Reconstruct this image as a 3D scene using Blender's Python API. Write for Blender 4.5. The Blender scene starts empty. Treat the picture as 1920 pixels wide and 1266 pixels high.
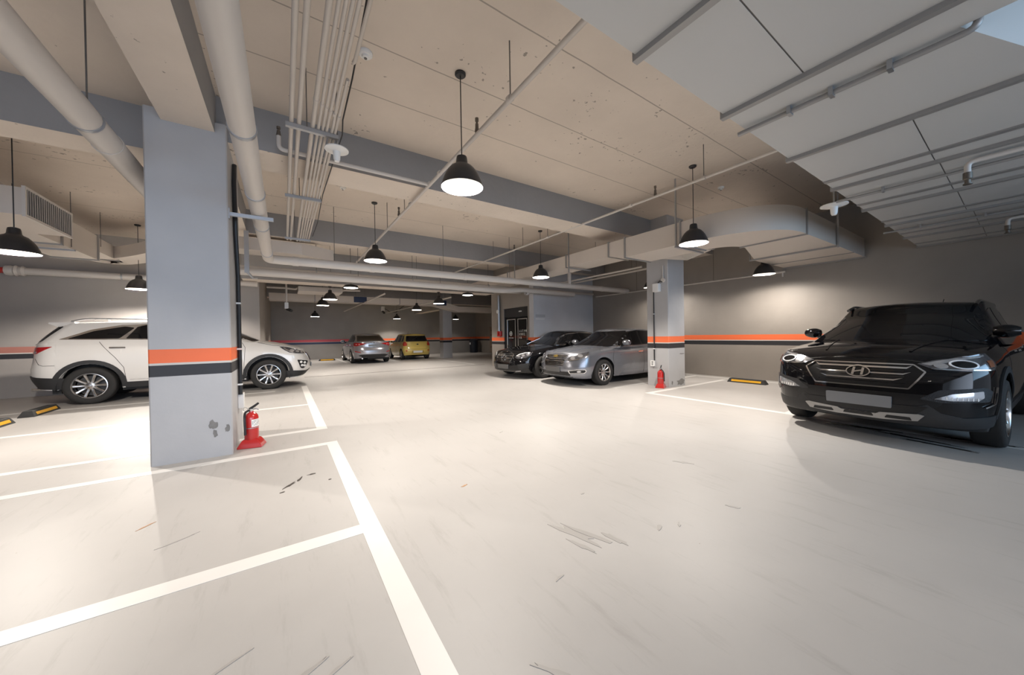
import bpy, bmesh, math, random
from mathutils import Vector, Matrix
from mathutils.bvhtree import BVHTree
random.seed(7)
S = bpy.context.scene
COL = S.collection
PI = math.pi
R = math.radians

# ------------------------------------------------------------------ camera, light, exposure
def setup():
    cd = bpy.data.cameras.new('camera'); co = bpy.data.objects.new('camera', cd); COL.objects.link(co)
    cd.sensor_width = 36; cd.lens = 641.0 * 36 / 1920; cd.clip_start = .05; cd.clip_end = 200
    yaw, pitch, roll = R(33.71), R(-0.40), R(-0.93)
    F0 = Vector((math.sin(yaw), math.cos(yaw), 0)); R0 = Vector((math.cos(yaw), -math.sin(yaw), 0)); Z = Vector((0, 0, 1))
    F = F0 * math.cos(pitch) + Z * math.sin(pitch); U0 = Z * math.cos(pitch) - F0 * math.sin(pitch)
    RR = R0 * math.cos(roll) + U0 * math.sin(roll); U = U0 * math.cos(roll) - R0 * math.sin(roll)
    m = Matrix((RR, U, -F)).transposed().to_4x4(); m.translation = (0, 0, 1.30)
    co.matrix_world = m
    S.camera = co
    w = bpy.data.worlds.new('world'); S.world = w; w.use_nodes = True
    bg = w.node_tree.nodes['Background']; bg.inputs[0].default_value = (.75, .85, 1, 1); bg.inputs[1].default_value = .9
    S.view_settings.view_transform = 'Standard'; S.view_settings.look = 'None'
    S.view_settings.gamma = 1; S.view_settings.use_curve_mapping = False
    S.view_settings.exposure = EXPO
    S.cycles.use_denoising = True
    S.cycles.max_bounces = 9; S.cycles.diffuse_bounces = 6; S.cycles.glossy_bounces = 4
    S.cycles.sample_clamp_indirect = 6
    S.cycles.caustics_reflective = False; S.cycles.caustics_refractive = False
    # daylight through the open ramp side behind the camera
    def area(name, loc, rot, sx, sy, e, col):
        l = bpy.data.lights.new(name, 'AREA'); l.shape = 'RECTANGLE'; l.size = sx; l.size_y = sy; l.energy = e; l.color = col; l.spread = R(110)
        o = bpy.data.objects.new(name, l); COL.objects.link(o); o.location = loc; o.rotation_euler = rot
        return o
    for a in AREAS: area(*a)

EXPO = -0.56
AREAS = [
    ('ramp_daylight', (-1.0, -6.6, 2.0), (R(90), 0, 0), 9.0, 3.2, 300, (.68, .80, 1)),
    ('entrance_daylight', (6.0, -4.2, 2.5), (R(94), 0, R(8)), 3.5, 2.2, 90, (.42, .70, 1)),
]
LAMP_W = 860
LAMP_COL = (1.0, .915, .82)
setup()

# ------------------------------------------------------------------ helpers
def bmnew(): return bmesh.new()

def link(name, bm, m, parent=None, smooth=False, loc=None, rot=None, angle=35):
    me = bpy.data.meshes.new(name); bmesh.ops.recalc_face_normals(bm, faces=bm.faces[:]); bm.to_mesh(me); bm.free()
    for x in (m if isinstance(m, (list, tuple)) else [m]): me.materials.append(x)
    if smooth:
        me.polygons.foreach_set('use_smooth', [True] * len(me.polygons))
        try: me.set_sharp_from_angle(angle=R(angle))
        except Exception: pass
    o = bpy.data.objects.new(name, me); COL.objects.link(o)
    if parent: o.parent = parent
    if loc: o.location = loc
    if rot: o.rotation_euler = rot
    return o

def tag(o, label=None, cat=None, group=None, kind=None):
    if label: o['label'] = label
    if cat: o['category'] = cat
    if group: o['group'] = group
    if kind: o['kind'] = kind
    return o

def thing(name, label, cat, loc=(0, 0, 0), rz=0, group=None):
    o = bpy.data.objects.new(name, None); COL.objects.link(o); o.empty_display_size = .1
    o.location = loc; o.rotation_euler = (0, 0, rz)
    return tag(o, label, cat, group)

def struct(name, bm, m, parent=None, **k):
    o = link(name, bm, m, parent, **k)
    if not parent: o['kind'] = 'structure'
    return o

def box(bm, a, b, bev=0):
    x0, y0, z0 = a; x1, y1, z1 = b
    v = [bm.verts.new(p) for p in ((x0,y0,z0),(x1,y0,z0),(x1,y1,z0),(x0,y1,z0),(x0,y0,z1),(x1,y0,z1),(x1,y1,z1),(x0,y1,z1))]
    f = [bm.faces.new([v[i] for i in q]) for q in ((3,2,1,0),(4,5,6,7),(0,1,5,4),(1,2,6,5),(2,3,7,6),(3,0,4,7))]
    if bev:
        es = list({e for q in f for e in q.edges})
        bmesh.ops.bevel(bm, geom=es, offset=bev, segments=2, affect='EDGES', profile=.5)
    return f

def mbox(a, b, bev=0):
    bm = bmnew(); box(bm, a, b, bev); return bm

def frame_of(d):
    d = d.normalized(); h = Vector((0, 0, 1)) if abs(d.z) < .95 else Vector((1, 0, 0))
    s = d.cross(h).normalized(); return s, s.cross(d).normalized()

def tube(bm, pts, r, n=12, cap=True):
    pts = [Vector(p) for p in pts]; rings = []; rr = r if isinstance(r, (list, tuple)) else [r] * len(pts)
    s = None
    for i, p in enumerate(pts):
        if i == 0: d = pts[1] - p
        elif i == len(pts) - 1: d = p - pts[i-1]
        else: d = (pts[i+1] - p).normalized() + (p - pts[i-1]).normalized()
        d.normalize()
        if s is None: s, u = frame_of(d)
        else:
            s = (s - d * s.dot(d)).normalized(); u = s.cross(d).normalized()
        rings.append([bm.verts.new(p + (s * math.cos(2*PI*k/n) + u * math.sin(2*PI*k/n)) * rr[i]) for k in range(n)])
    for a, b in zip(rings, rings[1:]):
        for k in range(n): bm.faces.new((a[k], a[(k+1) % n], b[(k+1) % n], b[k]))
    if cap:
        bm.faces.new(rings[0][::-1]); bm.faces.new(rings[-1])
    return bm

def bend(pts, r, seg=6):
    """round the corners of a polyline with radius r"""
    pts = [Vector(p) for p in pts]; out = [pts[0]]
    for a, b, c in zip(pts, pts[1:], pts[2:]):
        d1 = (a - b); d2 = (c - b); t = min(r, d1.length * .49, d2.length * .49)
        p0 = b + d1.normalized() * t; p1 = b + d2.normalized() * t
        for k in range(seg + 1):
            s = k / seg; out.append(p0 * (1-s)**2 + b * 2*s*(1-s) + p1 * s*s)
    return out + [pts[-1]]

def lathe(bm, prof, n=24, axis='z', c=(0, 0, 0), close=False, cap=True):
    rings = []; c = Vector(c)
    for (r, h) in prof:
        ring = []
        for k in range(n):
            a = 2*PI*k/n; x, y = r*math.cos(a), r*math.sin(a)
            p = {'z': (x, y, h), 'y': (x, h, y), 'x': (h, x, y)}[axis]
            ring.append(bm.verts.new(c + Vector(p)))
        rings.append(ring)
    prs = list(zip(rings, rings[1:])) + ([(rings[-1], rings[0])] if close else [])
    for a, b in prs:
        for k in range(n): bm.faces.new((a[k], a[(k+1) % n], b[(k+1) % n], b[k]))
    if cap and not close:
        if prof[0][0] > 1e-5: bm.faces.new(rings[0])
        if prof[-1][0] > 1e-5: bm.faces.new(rings[-1])
    return bm

def prism(bm, poly, z0, z1):
    b = [bm.verts.new((x, y, z0)) for x, y in poly]; t = [bm.verts.new((x, y, z1)) for x, y in poly]
    n = len(poly); bm.faces.new(b[::-1]); bm.faces.new(t)
    for i in range(n): bm.faces.new((b[i], b[(i+1) % n], t[(i+1) % n], t[i]))
    return bm

# ------------------------------------------------------------------ materials
def nodes_of(name):
    m = bpy.data.materials.new(name); m.use_nodes = True; nt = m.node_tree
    return m, nt, nt.nodes, nt.links, nt.nodes['Principled BSDF']

def mat(name, col, rough=.5, metal=0, coat=0, spec=.5, noise=0, nscale=6, bump=0, bscale=60, emit=None, es=0, stretch=None):
    m, nt, N, L, b = nodes_of(name)
    b.inputs['Base Color'].default_value = (*col, 1); b.inputs['Roughness'].default_value = rough; b.inputs['Metallic'].default_value = metal
    b.inputs['Coat Weight'].default_value = coat; b.inputs['Coat Roughness'].default_value = .04; b.inputs['Specular IOR Level'].default_value = spec
    if emit: b.inputs['Emission Color'].default_value = (*emit, 1); b.inputs['Emission Strength'].default_value = es
    if noise or bump:
        tc = N.new('ShaderNodeTexCoord')
        src = tc.outputs['Object']
        if stretch:
            mp = N.new('ShaderNodeMapping'); mp.inputs['Scale'].default_value = stretch; L.new(src, mp.inputs[0]); src = mp.outputs[0]
    if noise:
        n = N.new('ShaderNodeTexNoise'); n.inputs['Scale'].default_value = nscale; n.inputs['Detail'].default_value = 5; L.new(src, n.inputs[0])
        mx = N.new('ShaderNodeMix'); mx.data_type = 'RGBA'; L.new(n.outputs['Fac'], mx.inputs[0])
        mx.inputs[6].default_value = (*[c * (1-noise) for c in col], 1); mx.inputs[7].default_value = (*[min(1, c * (1+noise)) for c in col], 1)
        L.new(mx.outputs[2], b.inputs['Base Color'])
    if bump:
        n2 = N.new('ShaderNodeTexNoise'); n2.inputs['Scale'].default_value = bscale; n2.inputs['Detail'].default_value = 4; L.new(src, n2.inputs[0])
        bp = N.new('ShaderNodeBump'); bp.inputs['Strength'].default_value = bump; bp.inputs['Distance'].default_value = .01
        L.new(n2.outputs['Fac'], bp.inputs['Height']); L.new(bp.outputs[0], b.inputs['Normal'])
    return m

def math_node(N, L, op, a, b=None, c=None):
    n = N.new('ShaderNodeMath'); n.operation = op
    for i, v in enumerate((a, b, c)):
        if v is None: continue
        if isinstance(v, (int, float)): n.inputs[i].default_value = v
        else: L.new(v, n.inputs[i])
    return n.outputs[0]

def mixc(N, L, fac, a, b):
    m = N.new('ShaderNodeMix'); m.data_type = 'RGBA'
    for i, v in ((0, fac), (6, a), (7, b)):
        if isinstance(v, (tuple, list)): m.inputs[i].default_value = (*v, 1) if len(v) == 3 else v
        elif isinstance(v, (int, float)): m.inputs[i].default_value = v
        else: L.new(v, m.inputs[i])
    return m.outputs[2]

def striped(name, base, orange=(.80, .16, .055), black=(.022, .022, .026), zo=(1.066, 1.21), zb=(.925, 1.043), edge=(.55, .53, .50), rough=.55, flare_tint=None):
    """painted wall: grey paint, an orange band and a black band at fixed heights"""
    m, nt, N, L, b = nodes_of(name)
    g = N.new('ShaderNodeNewGeometry'); sx = N.new('ShaderNodeSeparateXYZ'); L.new(g.outputs['Position'], sx.inputs[0]); z = sx.outputs[2]
    n = N.new('ShaderNodeTexNoise'); n.inputs['Scale'].default_value = 1.7; n.inputs['Detail'].default_value = 6; L.new(g.outputs['Position'], n.inputs[0])
    base_c = mixc(N, L, n.outputs['Fac'], tuple(c * .88 for c in base), tuple(c * 1.12 for c in base))
    def band(lo, hi):
        return math_node(N, L, 'MULTIPLY', math_node(N, L, 'GREATER_THAN', z, lo), math_node(N, L, 'LESS_THAN', z, hi))
    c = base_c
    c = mixc(N, L, band(zb[1], zo[0]), c, edge)
    oc = orange
    kc = black
    if flare_tint:      # lens-flare pink and navy put into the bands left of x = faded[0]
        f = N.new('ShaderNodeMapRange'); f.inputs[1].default_value = flare_tint[0]; f.inputs[2].default_value = flare_tint[1]; L.new(sx.outputs[0], f.inputs[0])
        oc = mixc(N, L, f.outputs[0], (.78, .13, .17), orange); kc = mixc(N, L, f.outputs[0], (.03, .05, .12), black)
    c = mixc(N, L, band(*zo), c, oc); c = mixc(N, L, band(*zb), c, kc)
    L.new(c, b.inputs['Base Color']); b.inputs['Roughness'].default_value = rough
    n2 = N.new('ShaderNodeTexNoise'); n2.inputs['Scale'].default_value = 9; n2.inputs['Detail'].default_value = 8; L.new(g.outputs['Position'], n2.inputs[0])
    bp = N.new('ShaderNodeBump'); bp.inputs['Strength'].default_value = .12; bp.inputs['Distance'].default_value = .02
    L.new(n2.outputs['Fac'], bp.inputs['Height']); L.new(bp.outputs[0], b.inputs['Normal'])
    return m

def concrete(name, base, seams=None, seam_dark=.55, pits=True):
    """painted rough concrete with pits; optional formwork seams at given y values (lines along x)"""
    m, nt, N, L, b = nodes_of(name)
    g = N.new('ShaderNodeNewGeometry'); P = g.outputs['Position']
    n = N.new('ShaderNodeTexNoise'); n.inputs['Scale'].default_value = .9; n.inputs['Detail'].default_value = 7; n.inputs['Roughness'].default_value = .6; L.new(P, n.inputs[0])
    c = mixc(N, L, n.outputs['Fac'], tuple(x * .86 for x in base), tuple(x * 1.14 for x in base))
    if pits:
        v = N.new('ShaderNodeTexNoise'); v.inputs['Scale'].default_value = 16; v.inputs['Detail'].default_value = 4; L.new(P, v.inputs[0])
        v2 = N.new('ShaderNodeTexNoise'); v2.inputs['Scale'].default_value = 1.3; v2.inputs['Detail'].default_value = 3; L.new(P, v2.inputs[0])
        k = math_node(N, L, 'GREATER_THAN', math_node(N, L, 'ADD', v.outputs['Fac'], math_node(N, L, 'MULTIPLY', v2.outputs['Fac'], .5)), .98)
        c = mixc(N, L, k, c, tuple(x * .5 for x in base))
    if seams:
        sx = N.new('ShaderNodeSeparateXYZ'); L.new(P, sx.inputs[0])
        wob = N.new('ShaderNodeTexNoise'); wob.inputs['Scale'].default_value = 3; L.new(P, wob.inputs[0])
        yy = math_node(N, L, 'ADD', sx.outputs[1], math_node(N, L, 'MULTIPLY', wob.outputs['Fac'], .012))
        tot = None
        for s in seams:
            d = math_node(N, L, 'LESS_THAN', math_node(N, L, 'ABSOLUTE', math_node(N, L, 'SUBTRACT', yy, s)), .007)
            tot = d if tot is None else math_node(N, L, 'MAXIMUM', tot, d)
        c = mixc(N, L, tot, c, tuple(x * seam_dark for x in base))
    L.new(c, b.inputs['Base Color']); b.inputs['Roughness'].default_value = .85
    n2 = N.new('ShaderNodeTexNoise'); n2.inputs['Scale'].default_value = 14; n2.inputs['Detail'].default_value = 8; L.new(P, n2.inputs[0])
    bp = N.new('ShaderNodeBump'); bp.inputs['Strength'].default_value = .22; bp.inputs['Distance'].default_value = .02
    L.new(n2.outputs['Fac'], bp.inputs['Height']); L.new(bp.outputs[0], b.inputs['Normal'])
    return m

def floor_mat():
    m, nt, N, L, b = nodes_of('epoxy_floor')
    g = N.new('ShaderNodeNewGeometry'); P = g.outputs['Position']
    n = N.new('ShaderNodeTexNoise'); n.inputs['Scale'].default_value = .55; n.inputs['Detail'].default_value = 8; n.inputs['Roughness'].default_value = .62; L.new(P, n.inputs[0])
    c = mixc(N, L, n.outputs['Fac'], (.345, .33, .318), (.475, .465, .452))
    mp = N.new('ShaderNodeMapping'); mp.inputs['Scale'].default_value = (5, .7, 1); mp.inputs['Rotation'].default_value = (0, 0, R(22)); L.new(P, mp.inputs[0])
    s = N.new('ShaderNodeTexNoise'); s.inputs['Scale'].default_value = 2.2; s.inputs['Detail'].default_value = 9; s.inputs['Roughness'].default_value = .7; L.new(mp.outputs[0], s.inputs[0])
    k = N.new('ShaderNodeMapRange'); k.inputs[1].default_value = .55; k.inputs[2].default_value = .78; k.inputs[4].default_value = .45; L.new(s.outputs['Fac'], k.inputs[0])
    c = mixc(N, L, k.outputs[0], c, (.235, .22, .205))
    # small scuffs
    v = N.new('ShaderNodeTexNoise'); v.inputs['Scale'].default_value = 24; v.inputs['Detail'].default_value = 3; L.new(P, v.inputs[0])
    v2 = N.new('ShaderNodeTexNoise'); v2.inputs['Scale'].default_value = 1.1; v2.inputs['Detail'].default_value = 2; L.new(P, v2.inputs[0])
    kk = math_node(N, L, 'GREATER_THAN', math_node(N, L, 'ADD', v.outputs['Fac'], math_node(N, L, 'MULTIPLY', v2.outputs['Fac'], .4)), 1.02)
    c = mixc(N, L, kk, c, (.26, .22, .18))
    L.new(c, b.inputs['Base Color'])
    r = N.new('ShaderNodeMapRange'); r.inputs[3].default_value = .38; r.inputs[4].default_value = .56; L.new(n.outputs['Fac'], r.inputs[0]); L.new(r.outputs[0], b.inputs['Roughness'])
    b.inputs['Specular IOR Level'].default_value = .32
    n2 = N.new('ShaderNodeTexNoise'); n2.inputs['Scale'].default_value = 5; n2.inputs['Detail'].default_value = 3; L.new(P, n2.inputs[0])
    bp = N.new('ShaderNodeBump'); bp.inputs['Strength'].default_value = .06; bp.inputs['Distance'].default_value = .02
    L.new(n2.outputs['Fac'], bp.inputs['Height']); L.new(bp.outputs[0], b.inputs['Normal'])
    return m

M = {}
M['floor'] = floor_mat()
M['wall'] = striped('grey_wall_paint', (.30, .272, .245))
M['wall_blue'] = striped('blue_grey_wall_paint', (.56, .57, .60))
M['wall_far'] = striped('grey_wall_paint_far', (.32, .305, .29), flare_tint=(3.6, 4.4))
M['wall_left'] = striped('grey_wall_paint_left', (.30, .28, .265), orange=(.36, .15, .12))
M['pillar'] = striped('grey_pillar_paint', (.42, .42, .43))
M['ceil'] = concrete('ceiling_concrete', (.68, .60, .52), seams=(3.42, 2.5, 4.15, 1.4, 6.9, 8.1, 10.6))
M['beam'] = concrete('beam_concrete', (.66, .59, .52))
M['beam_side'] = concrete('beam_side_grey', (.29, .285, .285), pits=False)
M['white_paint'] = mat('line_paint', (.67, .66, .64), .45, noise=.05, nscale=3)
M['pipe'] = mat('pipe_paint', (.58, .545, .51), .42, noise=.04, nscale=2)
M['pipe_small'] = mat('conduit_paint', (.55, .51, .47), .45)
M['duct'] = mat('duct_sheet', (.58, .53, .48), .42, noise=.04, nscale=1.2)
M['duct_big'] = mat('duct_insulation_sheet', (.52, .52, .51), .45, noise=.03, nscale=1.2, bump=.12, bscale=7, stretch=(.5, 3, 3))
M['flange'] = mat('flange_steel', (.30, .295, .29), .4, metal=.3)
M['steel'] = mat('galvanised_steel', (.42, .43, .45), .35, metal=.8)
M['rod'] = mat('threaded_rod', (.16, .15, .14), .5, metal=.5)
M['black'] = mat('black_enamel', (.018, .018, .02), .38)
M['matte_black'] = mat('matte_black', (.02, .02, .02), .7)
M['shade_in'] = mat('white_enamel', (.85, .84, .82), .4)
M['bulb'] = mat('bulb_glow', (1, 1, 1), .3, emit=(1, .93, .82), es=18)
M['white'] = mat('white_plastic', (.75, .75, .74), .4)
M['red'] = mat('red_enamel', (.46, .018, .016), .22, coat=.6)
M['label'] = mat('paper_label', (.78, .78, .76), .5)
M['orange_stripe'] = mat('yellow_reflector', (.80, .42, .02), .35)
M['rubber'] = mat('black_rubber', (.03, .03, .03), .75, bump=.2, bscale=80)
M['chrome'] = mat('chrome', (.75, .75, .76), .08, metal=1)
M['wood'] = mat('worn_board', (.28, .22, .17), .6, noise=.25, nscale=3)
M['tubelight'] = mat('tube_glow', (1, 1, 1), .4, emit=(1, .95, .86), es=9)
M['sign_blue'] = mat('blue_sign', (.012, .025, .07), .4)
M['brass'] = mat('brass', (.45, .33, .16), .3, metal=1)

# ------------------------------------------------------------------ room shell
CZ = 4.08
XR = 10.58
floor = struct('floor', mbox((-10, -8, -.3), (14, 26, 0)), M['floor'])
struct('ceiling', mbox((-10, -8, CZ), (14, 26, CZ + .3)), M['ceil'])
struct('wall_right', mbox((XR, -8, 0), (XR + .3, 9.835, CZ)), M['wall'])
struct('wall_alcove', mbox((7.52, 9.835, 0), (XR + .3, 10.1, CZ)), M['wall_blue'])
# wall with the entrance door, an opening left for it
DY0, DY1, DZ = 10.2, 11.86, 2.37
bm = bmnew()
box(bm, (7.52, 10.1, 0), (7.72, DY0, CZ)); box(bm, (7.52, DY1, 0), (7.72, 12.84, CZ)); box(bm, (7.52, DY0, DZ), (7.72, DY1, CZ))
struct('wall_entrance', bm, M['wall'])
struct('wall_corridor', mbox((7.72, 12.64, 0), (13.2, 12.84, CZ)), M['wall'])
struct('wall_corridor_end', mbox((12.9, 12.84, 0), (13.2, 24.6, CZ)), M['wall'])
struct('wall_far', mbox((-.9, 24.6, 0), (13.2, 24.9, CZ)), M['wall_far'])
struct('wall_left_back', mbox((-10, 13.3, 0), (-.62, 13.6, CZ)), M['wall_left'])
struct('wall_left_return', mbox((-.92, 13.6, 0), (-.62, 19.9, CZ)), M['wall'])
struct('wall_far_left', mbox((-.92, 19.9, 0), (-.62, 24.6, CZ)), M['wall'])
struct('wall_left', mbox((-10, -8, 0), (-9.8, 13.3, CZ)), M['wall'])

def pillar(x0, y0, x1, y1, h=CZ):
    bm = mbox((x0, y0, 0), (x1, y1, h))
    es = [e for e in bm.edges if abs(e.verts[0].co.z - e.verts[1].co.z) > 1]
    bmesh.ops.bevel(bm, geom=es, offset=.012, segments=1, affect='EDGES')
    return struct('pillar', bm, M['pillar'])
pillar(-1.165, 4.99, -.50, 6.1, 3.72)
pillar(7.55, 4.66, 8.24, 5.23)
pillar(7.85, 19.1, 8.42, 19.66)
# beams: lighter tone underneath, darker grey tone on the sides
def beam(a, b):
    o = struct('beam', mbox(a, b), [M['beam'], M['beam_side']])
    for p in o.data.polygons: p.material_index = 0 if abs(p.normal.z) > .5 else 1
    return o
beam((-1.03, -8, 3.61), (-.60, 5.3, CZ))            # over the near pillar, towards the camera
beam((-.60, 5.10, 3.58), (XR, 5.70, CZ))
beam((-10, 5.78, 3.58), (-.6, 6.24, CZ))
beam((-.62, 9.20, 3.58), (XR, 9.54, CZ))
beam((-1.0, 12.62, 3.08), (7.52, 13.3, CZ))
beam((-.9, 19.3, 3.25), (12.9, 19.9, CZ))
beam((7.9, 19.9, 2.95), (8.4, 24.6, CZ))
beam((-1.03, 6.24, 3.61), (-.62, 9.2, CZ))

# painted lines on the floor (parts of the floor)
def line(x0, y0, x1, y1):
    return link('parking_line', mbox((x0, y0, -.004), (x1, y1, .0018)), M['white_paint'], floor)
line(.415, -4, .535, 4.72); line(-9, 4.72, .535, 4.83); line(-9, 2.44, .415, 2.565)
line(.37, 5.68, .50, 10.95); line(-.5, 5.57, .50, 5.68); line(-9, 5.57, -1.165, 5.68)
line(-9, 7.76, .37, 7.88); line(-9, 10.25, -.2, 10.37)
line(6.48, -3, 6.60, 4.45); line(6.48, 4.45, 9.9, 4.57); line(6.60, 2.0, 10.2, 2.12); line(10.15, -2, 10.28, 5.40)
line(6.55, 5.40, 10.28, 5.52); line(6.5, 7.62, 10.3, 7.74); line(6.6, -.55, 10.2, -.43)
line(2.62, 19.4, 2.74, 24.2); line(2.62, 19.3, 7.6, 19.4); line(7.15, 13.9, 7.27, 18.6); line(5.10, 19.4, 5.2, 24.2); line(.2, 19.3, 2.6, 19.4)
g = link('drain_cover', mbox((.55, 13.36, -.003), (7.45, 13.44, .003)), mat('drain_steel', (.14, .13, .12), .6, metal=.3), floor)

# dark stain and scrape marks
M['oil'] = mat('oil_stain', (.05, .048, .045), .25)
def blot(pts, m, name='floor_stain'):
    bm = bmnew(); v = [bm.verts.new((x, y, .0022)) for x, y in pts]; u = [bm.verts.new((x, y, -.002)) for x, y in pts]
    bm.faces.new(v); bm.faces.new(u[::-1]); n = len(v)
    for i in range(n): bm.faces.new((u[i], u[(i+1) % n], v[(i+1) % n], v[i]))
    return link(name, bm, m, floor)
def ragged(cx, cy, rx, ry, rot, n=14, j=.35, seed=0):
    rr = random.Random(seed); out = []
    for k in range(n):
        a = 2*PI*k/n; s = 1 + rr.uniform(-j, j); x, y = rx*math.cos(a)*s, ry*math.sin(a)*s
        out.append((cx + x*math.cos(rot) - y*math.sin(rot), cy + x*math.sin(rot) + y*math.cos(rot)))
    return out
M['rubbermark'] = mat('dark_mark', (.05, .04, .035), .6)
M['rust'] = mat('rust_mark', (.42, .24, .12), .6)
for a in ((.02, 3.62, .075, .014, .9, 1), (.10, 3.72, .05, .012, 1.2, 2), (.20, 3.79, .035, .014, .1, 3), (-.03, 3.49, .02, .012, .4, 4), (.33, 3.55, .012, .01, 0, 5)):
    blot(ragged(*a[:5], seed=a[5]), M['rubbermark'])
blot(ragged(-.83, 3.42, .06, .008, .9, seed=7), M['rust'])
blot(ragged(1.28, 2.70, .03, .01, .3, seed=8), M['rust'])
M['smear'] = mat('tyre_smear', (.345, .33, .315), .5)
for k, (x, y, rx, ry, a) in enumerate(((1.55, 1.62, .03, .17, .25), (1.62, 1.58, .02, .15, .3), (1.5, 1.5, .015, .12, .2), (1.72, 1.44, .02, .10, .1), (2.05, 1.35, .05, .012, .5), (2.2, 1.3, .04, .01, .6), (1.2, 1.38, .03, .008, .2), (2.75, 1.2, .015, .06, .3), (.85, 1.0, .012, .09, .6), (.05, 1.55, .10, .010, .4), (-.25, 1.75, .12, .009, .45), (.15, 1.5, .07, .007, .4), (3.3, 1.9, .02, .08, .5), (2.4, 3.9, .03, .008, .4), (2.0, 2.0, .02, .006, .2), (-.6, 3.05, .10, .006, .5))):
    blot(ragged(x, y, rx, ry, a, n=12, j=.45, seed=40 + k), M['smear'])
M['wet'] = mat('wet_patch', (.06, .056, .05), .06)
for a in ((6.35, 1.25, .06, .30, .1, 11), (6.2, .75, .035, .34, -.25, 12), (6.02, .55, .03, .30, -.2, 13), (6.55, .3, .05, .3, .1, 14)):
    blot(ragged(*a[:5], n=22, j=.4, seed=a[5]), M['wet'])

# ------------------------------------------------------------------ pendant lamps
SHADE = [(.030, .335), (.052, .325), (.058, .30), (.062, .255), (.075, .235), (.112, .215), (.148, .175), (.178, .125), (.203, .065), (.220, .010), (.223, 0)]
def shade_bm():
    bm = bmnew()
    prof = SHADE + [(r - .006 if r > .03 else .02, h - (.004 if h > 0.01 else 0)) for r, h in SHADE[::-1]]
    lathe(bm, prof, 32)
    n = len(SHADE)
    return bm
def make_lamp(x, y, zr, label, power=1.0, top=CZ, group='black pendant lamps', s=1.0, light=True, bh=.128, blend=1.0):
    t = thing('pendant_lamp', label, 'lamp', (x, y, zr), 0, group)
    bm = bmnew(); lathe(bm, [(r*s, h*s) for r, h in SHADE], 32)
    # thin second wall inside, open at the rim
    link('lamp_shade', bm, M['black'], t, True, angle=50)
    me = t.children[0].data
    bm = bmesh.new(); bm.from_mesh(me)
    dele = [f for f in bm.faces if all(abs(v.co.z) < 1e-4 for v in f.verts)]
    bmesh.ops.delete(bm, geom=dele, context='FACES'); bm.to_mesh(me); bm.free()
    bm = bmnew(); lathe(bm, [(max(.01, r - .006)*s, (h - .003)*s if h > .02 else h*s) for r, h in SHADE[3:]], 32)
    dele = [f for f in bm.faces if len(f.verts) > 4 and all(v.co.z < .02 for v in f.verts)]
    bmesh.ops.delete(bm, geom=dele, context='FACES')
    o = link('inner_reflector', bm, M['shade_in'], t, True, angle=50)
    bm = bmnew(); lathe(bm, [(.001, .135), (.022, .142), (.034, .162), (.034, .185), (.02, .215), (.018, .24), (.001, .241)], 16)
    link('bulb', bm, M['bulb'], t, True)
    hh = top - zr
    bm = bmnew(); tube(bm, [(0, 0, .33*s), (0, 0, hh - .02)], .006, 8); link('cord', bm, M['black'], t)
    bm = bmnew(); lathe(bm, [(.058, hh), (.058, hh - .018), (.045, hh - .03), (.001, hh - .031)], 20); link('canopy', bm, M['black'], t, True)
    if light:
        l = bpy.data.lights.new('lamp_light', 'SPOT'); l.energy = LAMP_W * power; l.color = LAMP_COL; l.shadow_soft_size = .03
        l.spot_size = R(179); l.spot_blend = blend
        o = bpy.data.objects.new('lamp_light', l); COL.objects.link(o); o.parent = t; o.location = (0, 0, bh*s)
    return t
G = None
make_lamp(1.603, 3.308, 2.875, 'black bell pendant lamp hanging in front of the first beam, largest one in view')
make_lamp(1.602, 7.433, 2.875, 'black bell pendant lamp straight behind the largest one, between two beams')
make_lamp(5.755, 7.185, 2.832, 'black bell pendant lamp above the two sedans, in front of the long duct')
make_lamp(5.735, 3.07, 2.78, 'black bell pendant lamp by the bend of the curved duct and grey pillar')
make_lamp(9.55, 3.44, 2.65, 'black pendant lamp under the curved duct, lighting the right wall', .40, bh=.05, blend=.8)
make_lamp(9.6, 6.48, 2.72, 'black pendant lamp almost hidden behind the grey pillar, lighting the alcove corner', .26, bh=.055, blend=.8)
make_lamp(-2.76, 6.95, 2.42, 'black bell pendant lamp in front of the duct with the louvred grille', .75, s=.94, bh=.05, blend=.1)
make_lamp(-2.86, 11.75, 2.54, 'black bell pendant lamp above the white SUV, half hidden by the near pillar', 1.0, bh=.07, blend=.4)
make_lamp(1.35, 13.3, 2.63, 'black pendant lamp nearest of the far left row, hanging under the pipes', .55, 3.08)
make_lamp(1.32, 15.6, 2.61, 'black pendant lamp in the middle of the far left row', .55)
make_lamp(1.46, 21.9, 2.50, 'small black pendant lamp at the far end of the left row, by the far wall', .6)
make_lamp(5.2, 13.05, 2.61, 'black pendant lamp beside the far pillar, above the yellow hatchback', .55, 3.08)
make_lamp(5.30, 16.1, 2.57, 'black pendant lamp in the middle of the far right row', .55)
make_lamp(6.2, 22.9, 2.49, 'small black pendant lamp behind the silver sedan, by the far wall camera', .6)
make_lamp(10.3, 22.7, 2.50, 'small black pendant lamp in the dark corridor right of the far pillar', .12)
# lamps behind and beside the camera that light the near floor
def unseen(x, y, p, w):
    make_lamp(x, y, 2.875, 'black bell pendant lamp outside the picture, ' + w, p, group='pendant lamps behind the camera')
unseen(-2.35, 3.1, .25, 'left of the near pillar'); unseen(-2.0, -1.6, .2, 'over the empty bay')

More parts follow.
